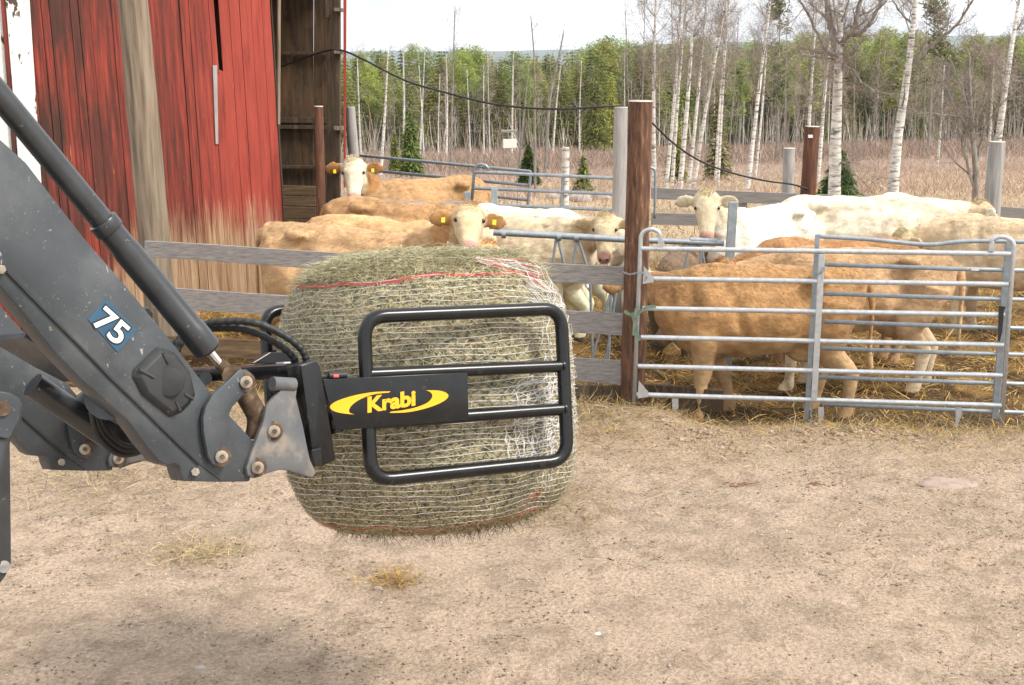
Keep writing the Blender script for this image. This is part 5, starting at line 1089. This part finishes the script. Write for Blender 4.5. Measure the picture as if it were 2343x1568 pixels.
OLV = [(.26, .27, .07), (.32, .31, .08), (.17, .205, .055), (.37, .32, .10), (.12, .155, .045), (.28, .24, .10)]
DKG = [(.11, .155, .045), (.15, .20, .055), (.07, .105, .035), (.20, .24, .065), (.25, .26, .08)]
PIN = [(.24, .32, .08), (.30, .36, .09), (.18, .25, .065), (.38, .40, .12)]
kinds = [(make_conifer('x', 10, 1.75, 6000, OLV, 3, M['bark'], size=.24), 'olive green spruce in the far forest'),
         (make_conifer('x', 10, 1.4, 5500, DKG, 8, M['bark'], size=.24), 'narrow darker green spruce in the far forest'),
         (make_conifer('x', 10, 2.0, 6000, OLV[:4]+PIN, 12, M['bark'], size=.26, lo=.2), 'broad yellowish spruce in the far forest'),
         (make_conifer('x', 10, 2.0, 5000, PIN, 5, M['pinebark'], pine=True, size=.22), 'pine with a rounded green crown in the far forest'),
         (make_conifer('x', 10, 1.6, 4500, PIN+OLV[:2], 6, M['pinebark'], pine=True, size=.22), 'slim pine with a bare lower trunk in the far forest')]
flags = [[False] for _ in kinds]; rf = random.Random(21)
def where(px, row):
    a = 'near the barn' if px < 1000 else 'above the steel rails' if px < 1300 else 'beside the thick post' if px < 1520 else 'behind the birch stand' if px < 1830 else 'behind the big birches' if px < 2150 else 'towards the right edge'
    return ('front row, ', 'second row, ', 'third row, ', 'fourth row, ', 'rearmost row, ')[row]+a
cnt = 0
for row, (Y0, N) in enumerate(((206, 56), (218, 58), (232, 56), (248, 54), (268, 50))):
    for i in range(N):
        u = (i+rf.uniform(-.2, 1.2))/N; Y = Y0+rf.uniform(-6, 7); X = Y*(-.16+u*.60)
        k = rf.choices(range(5), (3, 3, 2, 2, 2.4) if row else (3, 2, 2, 1, 1))[0]
        px = 1171+FPX*X/Y; want = (118 if px < 1500 else 108)+6*math.sin(px*.012)+8*rf.gauss(0, 1)
        if row < 2 and rf.random() < .5: want += rf.uniform(15, 70)
        ztop = CZ+(150-want)/FPX*Y; h = (ztop-zt1(X, Y))/10
        place(kinds[k][0], flags[k], X, Y, (h*rf.uniform(.95, 1.4), h), rf.uniform(0, 6.28), kinds[k][1].replace('in the far forest', where(px, row)), 'conifers of the far forest'); cnt += 1
# leafless birches and aspens standing in the forest edge
bare3 = [make_bare('bare_tree', 'x', [(0, 0, 0), (.15*k_, 0, 5), (0, 0, 10)], .07, .012, 16, 1.9, 200+k_, M['birch' if k_ == 0 else 'bark'], .35, 4, 5, .6, twcol=((.36, .29, .23), (.42, .35, .29), (.30, .23, .18)), wid=.007) for k_ in range(3)]
bl3 = ['white stemmed bare birch in the edge of the far forest', 'grey bare tree with a brown twiggy crown in the forest edge', 'thin grey bare tree in the forest edge']; fl3 = [[False] for _ in bare3]
for i in range(84):
    u = rf.random()**.8; Y = rf.uniform(150, 215); X = Y*(-.14+u*.57); px = 1171+FPX*X/Y
    if px < 1420 and rf.random() < .45: continue
    k = rf.choices(range(3), (1.2, 2, 2))[0]; h = (CZ+(150-rf.uniform(115, 210))/FPX*Y-zt1(X, Y))/10
    place(bare3[k], fl3[k], X, Y, (h*rf.uniform(.8, 1.2), h), rf.uniform(0, 6.28), bl3[k]+' '+where(px, 0).split(', ')[1], 'bare trees in the forest edge')
# the wood behind, one mass
MBs = []; allP = []; 
rg = np.random.default_rng(77); n = 150000; Y = rg.uniform(285, 420, n); X = Y*rg.uniform(-.18, .46, n); tid = np.round(X/3.2); tx = tid*3.2+rg.normal(size=n)*.0
hh = 15.5+3*vnoise(tid*1.7, Y*0+3.3); z = rg.random(n); wdd = 1.9*(1-z)+.15
P = np.stack([tx+rg.normal(size=n)*wdd*.6, Y, zt(X, Y)+z*(hh+.010*Y*0)+0], 1); D = np.stack([rg.normal(size=n)*.5, rg.normal(size=n)*.3, -.3+rg.normal(size=n)*.3], 1)*.7; W = np.cross(D, rg.normal(size=(n, 3))); W /= np.linalg.norm(W, axis=1, keepdims=True); W *= .12
fm = blades('distant_forest', P, D, W, np.clip(np.asarray(DKG+OLV)[rg.integers(0, 11, n)]*(1+rg.normal(size=(n, 1))*.2), .01, .4)); tag(link('distant_forest', fm, M['foliage']), 'dense mass of conifers farther back behind the forest edge', 'forest', kind='stuff')
# leafless undergrowth inside the forest edge and the pinkish scrub before it
def brush(name, n, Y0, Y1, x0, x1, h0, h1, wd, cols, label, cat, dens=None, lean=.25):
    Y = rg.uniform(Y0**.5, Y1**.5, n)**2; X = Y*rg.uniform(x0, x1, n)
    if dens is not None: k = rg.random(n) < dens(X, Y); X, Y = X[k], Y[k]
    m_ = len(X); L = rg.uniform(h0, h1, m_)*(.6+.8*fbm(X*.15, Y*.15)); D = np.stack([rg.normal(size=m_)*lean, rg.normal(size=m_)*lean, np.ones(m_)], 1)*L[:, None]
    P = np.stack([X, Y, zt(X, Y)-.02+rg.random(m_)*L*.4], 1); W = np.cross(D, rg.normal(size=(m_, 3))); W /= np.linalg.norm(W, axis=1, keepdims=True); W *= (wd*rg.uniform(.5, 1.3, m_))[:, None]
    return tag(link(name, blades(name, P, D, W, np.clip(np.asarray(cols)[rg.integers(0, len(cols), m_)]*(1+rg.normal(size=(m_, 1))*.18), .01, .7), rg.normal(size=(m_, 3))*.05), M['twig']), label, cat, kind='stuff')
brush('undergrowth', 6000, 188, 250, -.17, .45, 1.2, 6, .045, [(.36, .30, .24), (.42, .36, .30), (.28, .22, .17), (.5, .46, .41)], 'leafless grey brown thicket among the forest trunks', 'undergrowth', lean=.16)
brush('scrub', 80000, 85, 200, -.17, .45, .3, 1.05, .020, [(.34, .235, .19), (.38, .28, .225), (.28, .20, .155), (.42, .33, .26)], 'pinkish brown leafless scrub covering the slope below the forest', 'scrub', lambda X, Y: np.clip(.25+1.2*fbm(X*.06, Y*.06), 0, 1)*sstep(30, 85, Y), .45)
brush('low_scrub', 45000, 34, 90, -.17, .45, .1, .42, .008, [(.34, .235, .19), (.40, .30, .24), (.30, .22, .17), (.46, .36, .27)], 'low brown heather and twigs on the near pasture', 'scrub', lambda X, Y: np.clip(fbm(X*.15, Y*.15)*2-.5, 0, 1), .5)
brush('dry_grass', 60000, 19.5, 100, -.17, .45, .03, .13, .008, [(.50, .38, .25), (.56, .45, .31), (.42, .31, .21), (.46, .36, .27)], 'dry straw coloured pasture grass beyond the pens', 'grass', lean=.5)
# middle distance birches far left and centre: trunks by pixel, their own distance
def birch(xb, yb, xt, yt, wpx, Y, label, nb=16, bl=None, bark='birch', lo=.35, seed=0, group=None, tw=None, mid=None, extra=(), nsub=6, ntw=8, wid=None, name='birch', el=(.55, 1.15)):
    b = at(xb, yb, Y); b.z = min(b.z, zt1(b.x, Y)+.1)-.3 if abs(b.z-zt1(b.x, Y)) < 3 else zt1(b.x, Y)-.2; t = at(xt, yt, Y+random.uniform(-.5, .5)); H = (t-b).length; r = wpx/2/FPX*Y
    pts = [b]+([at(x, y, Y) for x, y in mid] if mid else [(b+t)/2+Vector((random.uniform(-.01, .01)*H, 0, 0))])+[t]
    return make_bare(name, label, pts, r*1.1, max(.012, r*.28), nb, bl or H*.22, seed, M[bark], lo, nsub, ntw, tw or H*.045, group=group, extra=extra, wid=wid or max(.0025, Y*.00006), el=el)
LB = [(823, 309, 816, 100, 5, 120), (868, 400, 888, 110, 8, 75), (921, 303, 922, 105, 7, 118), (955, 258, 972, 120, 5, 130), (968, 318, 958, 150, 4, 125), (1018, 322, 1021, 130, 6, 115), (1000, 320, 1006, 170, 4, 140),
      (1169, 322, 1174, 125, 6, 120), (1105, 300, 1106, 150, 4, 150), (1262, 300, 1285, 125, 5, 130), (1075, 305, 1068, 160, 4, 150), (1325, 330, 1330, 140, 4, 140), (1350, 320, 1362, 160, 4, 150)]
ORD0 = ['first', 'second', 'third', 'fourth', 'fifth', 'sixth', 'seventh', 'eighth', 'ninth', 'tenth', 'eleventh', 'twelfth', 'thirteenth', 'fourteenth']
for i, (xb, yb, xt, yt, wp_, Y) in enumerate(LB):
    birch(xb, yb, xt, yt, wp_, Y, 'slender white birch before the far forest, %s from the barn' % ORD0[sorted(LB).index(LB[i])], 12, seed=30+i, group='birches before the far forest', ntw=6, wid=Y*.00006)
birch(1028, 330, 1040, 25, 6, 85, 'tall bare tree rising far above the skyline between barn and thick post', 15, bark='bark', lo=.50, seed=3, name='bare_tree', ntw=6, el=(.7, 1.25))
birch(1224, 470, 1214, 35, 7, 40, 'thin straight grey sapling whose tip crosses the sky, left of centre', 8, bl=.7, bark='bark', lo=.45, seed=4, name='bare_tree', ntw=3, mid=[(1223, 300), (1222, 140)])
birch(1245, 322, 1290, 70, 8, 75, 'forked bare grey tree with long rising limbs, right of the thin sapling', 10, bl=3.0, bark='bark', lo=.25, seed=5, name='bare_tree', ntw=4, mid=[(1256, 240), (1272, 160)], el=(.8, 1.2))
birch(1183, 330, 1210, 150, 6, 80, 'crooked grey bare tree left of the forked one', 8, bl=1.6, bark='bark', lo=.25, seed=6, name='bare_tree', ntw=4, el=(.8, 1.2))
# the birch stand on the right of the thick post
CB = [(1498, 455, 1502, -60, 11, 44, 'nearest the thick post'), (1519, 450, 1560, -40, 10, 46, 'second from the thick post'), (1534, 450, 1572, -30, 9, 48, 'third from the thick post'), (1552, 448, 1592, -50, 12, 43, 'fourth from the thick post'), (1570, 450, 1618, -30, 9, 50, 'fifth from the thick post'),
      (1580, 448, 1672, -50, 10, 46, 'leaning right across the stand'), (1634, 430, 1662, 20, 6, 55, 'thin and grey between two others'), (1640, 440, 1668, -20, 8, 52, 'thin with a slight bend'), (1706, 445, 1768, -50, 11, 43, 'tall and alone left of the reddish post'), (1722, 440, 1758, 40, 6, 58, 'thin grey one behind the tall one'),
      (1838, 450, 1868, 10, 10, 45, 'right beside the reddish post'), (1868, 430, 1905, 30, 10, 47, 'between the reddish post and the big birch'), (2135, 460, 2160, 150, 7, 70, 'far and thin between the two big birches'), (2262, 340, 2275, 120, 7, 60, 'thin behind the right grey post')]
for i, (xb, yb, xt, yt, wp_, Y, lb) in enumerate(CB):
    birch(xb, yb, xt, yt, wp_, Y, 'white birch trunk with bare crown, '+lb, 22, seed=60+i, group='birches on the right', lo=.5, bl=1.9, ntw=16, tw=.5)
ORD = ['first', 'second', 'third', 'fourth', 'fifth', 'sixth', 'seventh', 'eighth', 'ninth', 'tenth', 'eleventh', 'twelfth', 'thirteenth', 'fourteenth']
BT = [(1610, 440, 1625, 60, 75), (1660, 430, 1690, 40, 80), (1785, 430, 1800, 60, 85), (1950, 430, 1960, 40, 90), (2000, 430, 2015, 60, 80), (2110, 430, 2120, 50, 85), (2200, 440, 2235, 60, 75), (1460, 420, 1475, -20, 70), (1445, 400, 1430, 20, 90), (1540, 430, 1535, -20, 80), (1880, 430, 1890, 20, 95)]
for i, (xb, yb, xt, yt, Y) in enumerate(BT):
    birch(xb, yb, xt, yt, 4, Y, 'grey bare tree with a fine twiggy crown behind the birch stand, %s from the left' % ORD[sorted(BT).index(BT[i])], 12, seed=90+i, group='bare trees behind the birches', lo=.4, bark='bark', ntw=6, bl=2.4, tw=.7, name='bare_tree')
e1 = [([at(1918, 112, 30), at(1905, 80, 30.2), at(1893, 20, 30.4), at(1884, -40, 30.6)], .11, .07), ([at(1922, 108, 30), at(1938, 82, 29.8), at(1962, 78, 29.6), at(1985, 60, 29.4), at(2008, 20, 29.2), at(2030, -30, 29)], .085, .03),
      ([at(1930, 95, 30), at(1948, 70, 30.2), at(1962, 30, 30.4), at(1972, -30, 30.5)], .08, .05), ([at(1912, 130, 30), at(1888, 115, 29.6), at(1862, 60, 29.4), at(1835, 10, 29), at(1800, -30, 28.8)], .05, .018),
      ([at(1914, 142, 30), at(1880, 130, 29.6), at(1845, 128, 29.3), at(1815, 108, 29)], .035, .01), ([at(1920, 148, 30), at(1950, 160, 29.6), at(1972, 190, 29.4), at(2010, 212, 29), at(2060, 215, 28.6)], .04, .01),
      ([at(1916, 158, 30), at(1890, 178, 29.6), at(1870, 215, 29.4), at(1842, 230, 29)], .03, .008), ([at(1918, 372, 30), at(1940, 378, 29.6), at(1962, 405, 29.2), at(1985, 428, 29)], .028, .01)]
birch(1908, 455, 1926, -40, 29, 30, 'big near birch with a smooth white trunk forking low into crooked limbs', 13, bl=1.5, seed=130, mid=[(1912, 300), (1920, 105)], extra=e1, lo=.5, ntw=10, tw=.5, wid=.0028, nsub=8)
e2 = [([at(2084, 150, 33), at(2130, 105, 32.8), at(2190, 55, 32.5), at(2225, 0, 32)], .06, .03), ([at(2095, 60, 33), at(2060, 30, 33), at(2030, -20, 33)], .04, .02)]
birch(2040, 460, 2100, -60, 25, 33, 'big rough barked birch leaning right behind the large white cow', 8, bl=1.4, seed=131, mid=[(2052, 330), (2080, 140)], extra=e2, lo=.5, ntw=10, tw=.45, wid=.0028, nsub=8)
birch(2262, 470, 2340, -60, 19, 36, 'leaning birch behind the grey post at the right edge', 14, bl=1.4, seed=132, mid=[(2283, 320), (2308, 150)], lo=.45, ntw=12, tw=.45, wid=.0028, nsub=8)
e3 = [([at(2228, 430, 28), at(2200, 330, 28), at(2185, 250, 28), at(2150, 180, 28)], .04, .012), ([at(2230, 400, 28), at(2250, 300, 28), at(2290, 240, 28), at(2330, 200, 28)], .035, .01), ([at(2225, 330, 28), at(2195, 270, 28), at(2140, 262, 27.8), at(2060, 250, 27.6)], .03, .008), ([at(2222, 300, 28), at(2200, 200, 28), at(2165, 110, 28), at(2140, 40, 28)], .03, .008)]
birch(2229, 470, 2215, 120, 17, 28, 'grey lichen covered bare tree with tangled limbs at the right', 12, bl=1.6, bark='bark', seed=133, mid=[(2232, 400), (2222, 280)], extra=e3, lo=.3, ntw=9, tw=.4, wid=.0028, nsub=8, name='bare_tree')
# young conifers standing on their own
DK2 = [(.035, .10, .02), (.05, .13, .025), (.025, .07, .015), (.07, .15, .03)]
def lone(label, xb, yb, ytop, hw, Y, cols, n, lo, seed, size, name='conifer', pine=False):
    b = at(xb, yb, Y); h = (yb-ytop)/FPX*Y*1.02; w_ = hw/FPX*Y; tr, cm = conifer_parts(h, w_, n, cols, seed, lo=lo, size=size, pine=pine)
    zb = min(b.z, zt1(b.x, Y)+.3); t = thing(name, label, 'tree', (b.x, Y, b.z)); tr.build('trunk', M['bark'], t, auto=True, world=False)
    o = bpy.data.objects.new('crown', cm); COL.objects.link(o); o.parent = t; cm.materials.append(M['foliage'])
lone('small bright green spruce behind the foot of the big near birch', 1917, 462, 338, 62, 33, DK2, 5200, .0, 41, .13)
lone('young yellow green pine right of the barn, above the pale faced cow', 941, 402, 252, 30, 62, DKG, 3600, .06, 42, .26)
lone('young spruce behind the steel rails left of the birch stem', 1210, 420, 332, 30, 52, DKG+DK2, 3000, .05, 43, .2)
lone('tiny loose pine right of the birch stem', 1333, 440, 352, 26, 40, DKG, 900, .05, 44, .16)
lone('slim low spruce left of the young pine by the barn', 905, 395, 300, 16, 70, DKG, 1500, .05, 45, .22)
lone('tall olive spruce just left of the thick post', 1362, 348, 150, 42, 150, OLV, 4600, .05, 46, .42)
lone('tall golden green spruce left of the olive one', 1400, 345, 165, 30, 155, OLV[:2], 3200, .05, 47, .4)
lone('thin open spruce among the birches on the right', 1640, 445, 205, 40, 60, [(.12, .13, .04), (.2, .18, .08), (.25, .22, .14)], 1700, .05, 48, .3)
lone('yellowish young spruce among the birch trunks by the thick post', 1545, 445, 270, 34, 58, OLV, 2200, .05, 49, .26)
for i, (x, yt_, Y) in enumerate([(1775, 20, 95), (2120, 10, 90)]):
    lone(['tall pine standing above the skyline behind the birches', 'tall pine above the skyline between the big birches'][i], x, 400, yt_, 42, Y, [(.10, .13, .05), (.14, .16, .07), (.08, .10, .04)], 1000, .5, 50+i, .4, pine=True)
for i, (x, y0, y1, Y) in enumerate([(1858, 345, 130, 120), (2165, 350, 130, 130), (2040, 345, 150, 125), (1690, 345, 150, 140), (2250, 350, 140, 130)]):
    lone('orange trunked pine at the forest edge, '+['left of the big birch', 'between the big birch and the lichen covered tree', 'behind the rough barked birch', 'left of the tall lone birch', 'beside the right grey post'][i], x, y0, y1, 34, Y, PIN, 2000, .5, 60+i, .4, pine=True)
# boulders in the pasture
for i, (x, y, s) in enumerate([(1330, 462, .35), (1375, 458, .28), (1610, 455, .3), (1265, 455, .22)]):
    p = on_ground(x, y); mb = MB(); mb.sphere((0, 0, 0), 1, 14, 9)
    mb.v = [tuple(Vector(v)*(1+.3*mnoise.noise(Vector(v)*1.5+Vector((i*7, 0, 0))))) for v in mb.v]; mb.v = [(v[0]*s+p.x, v[1]*s*.7+p.y, v[2]*s*.6+p.z+s*.2) for v in mb.v]
    tag(mb.build('boulder', M['rock'], smooth=True), 'grey boulder in the dry pasture, '+['left of the birch stem', 'just right of the birch stem', 'right of the thick post', 'leftmost by the steel rails'][i], 'boulder', 'boulders in the pasture')

# ---------------------------------------------------------------- the air over the far country
hz = MB(); hz.abox(-11500, 11500, -90, 15000, -93, 240)
M['haze'] = bpy.data.materials.new('haze'); M['haze'].use_nodes = True; hn = M['haze'].node_tree; hn.nodes.remove(hn.nodes['Principled BSDF'])
pv_ = hn.nodes.new('ShaderNodeVolumePrincipled'); pv_.inputs['Color'].default_value = (.80, .88, 1, 1); pv_.inputs['Density'].default_value = .00008; hn.links.new(pv_.outputs[0], hn.nodes['Material Output'].inputs['Volume'])
tag(hz.build('haze', M['haze']), kind='stuff')
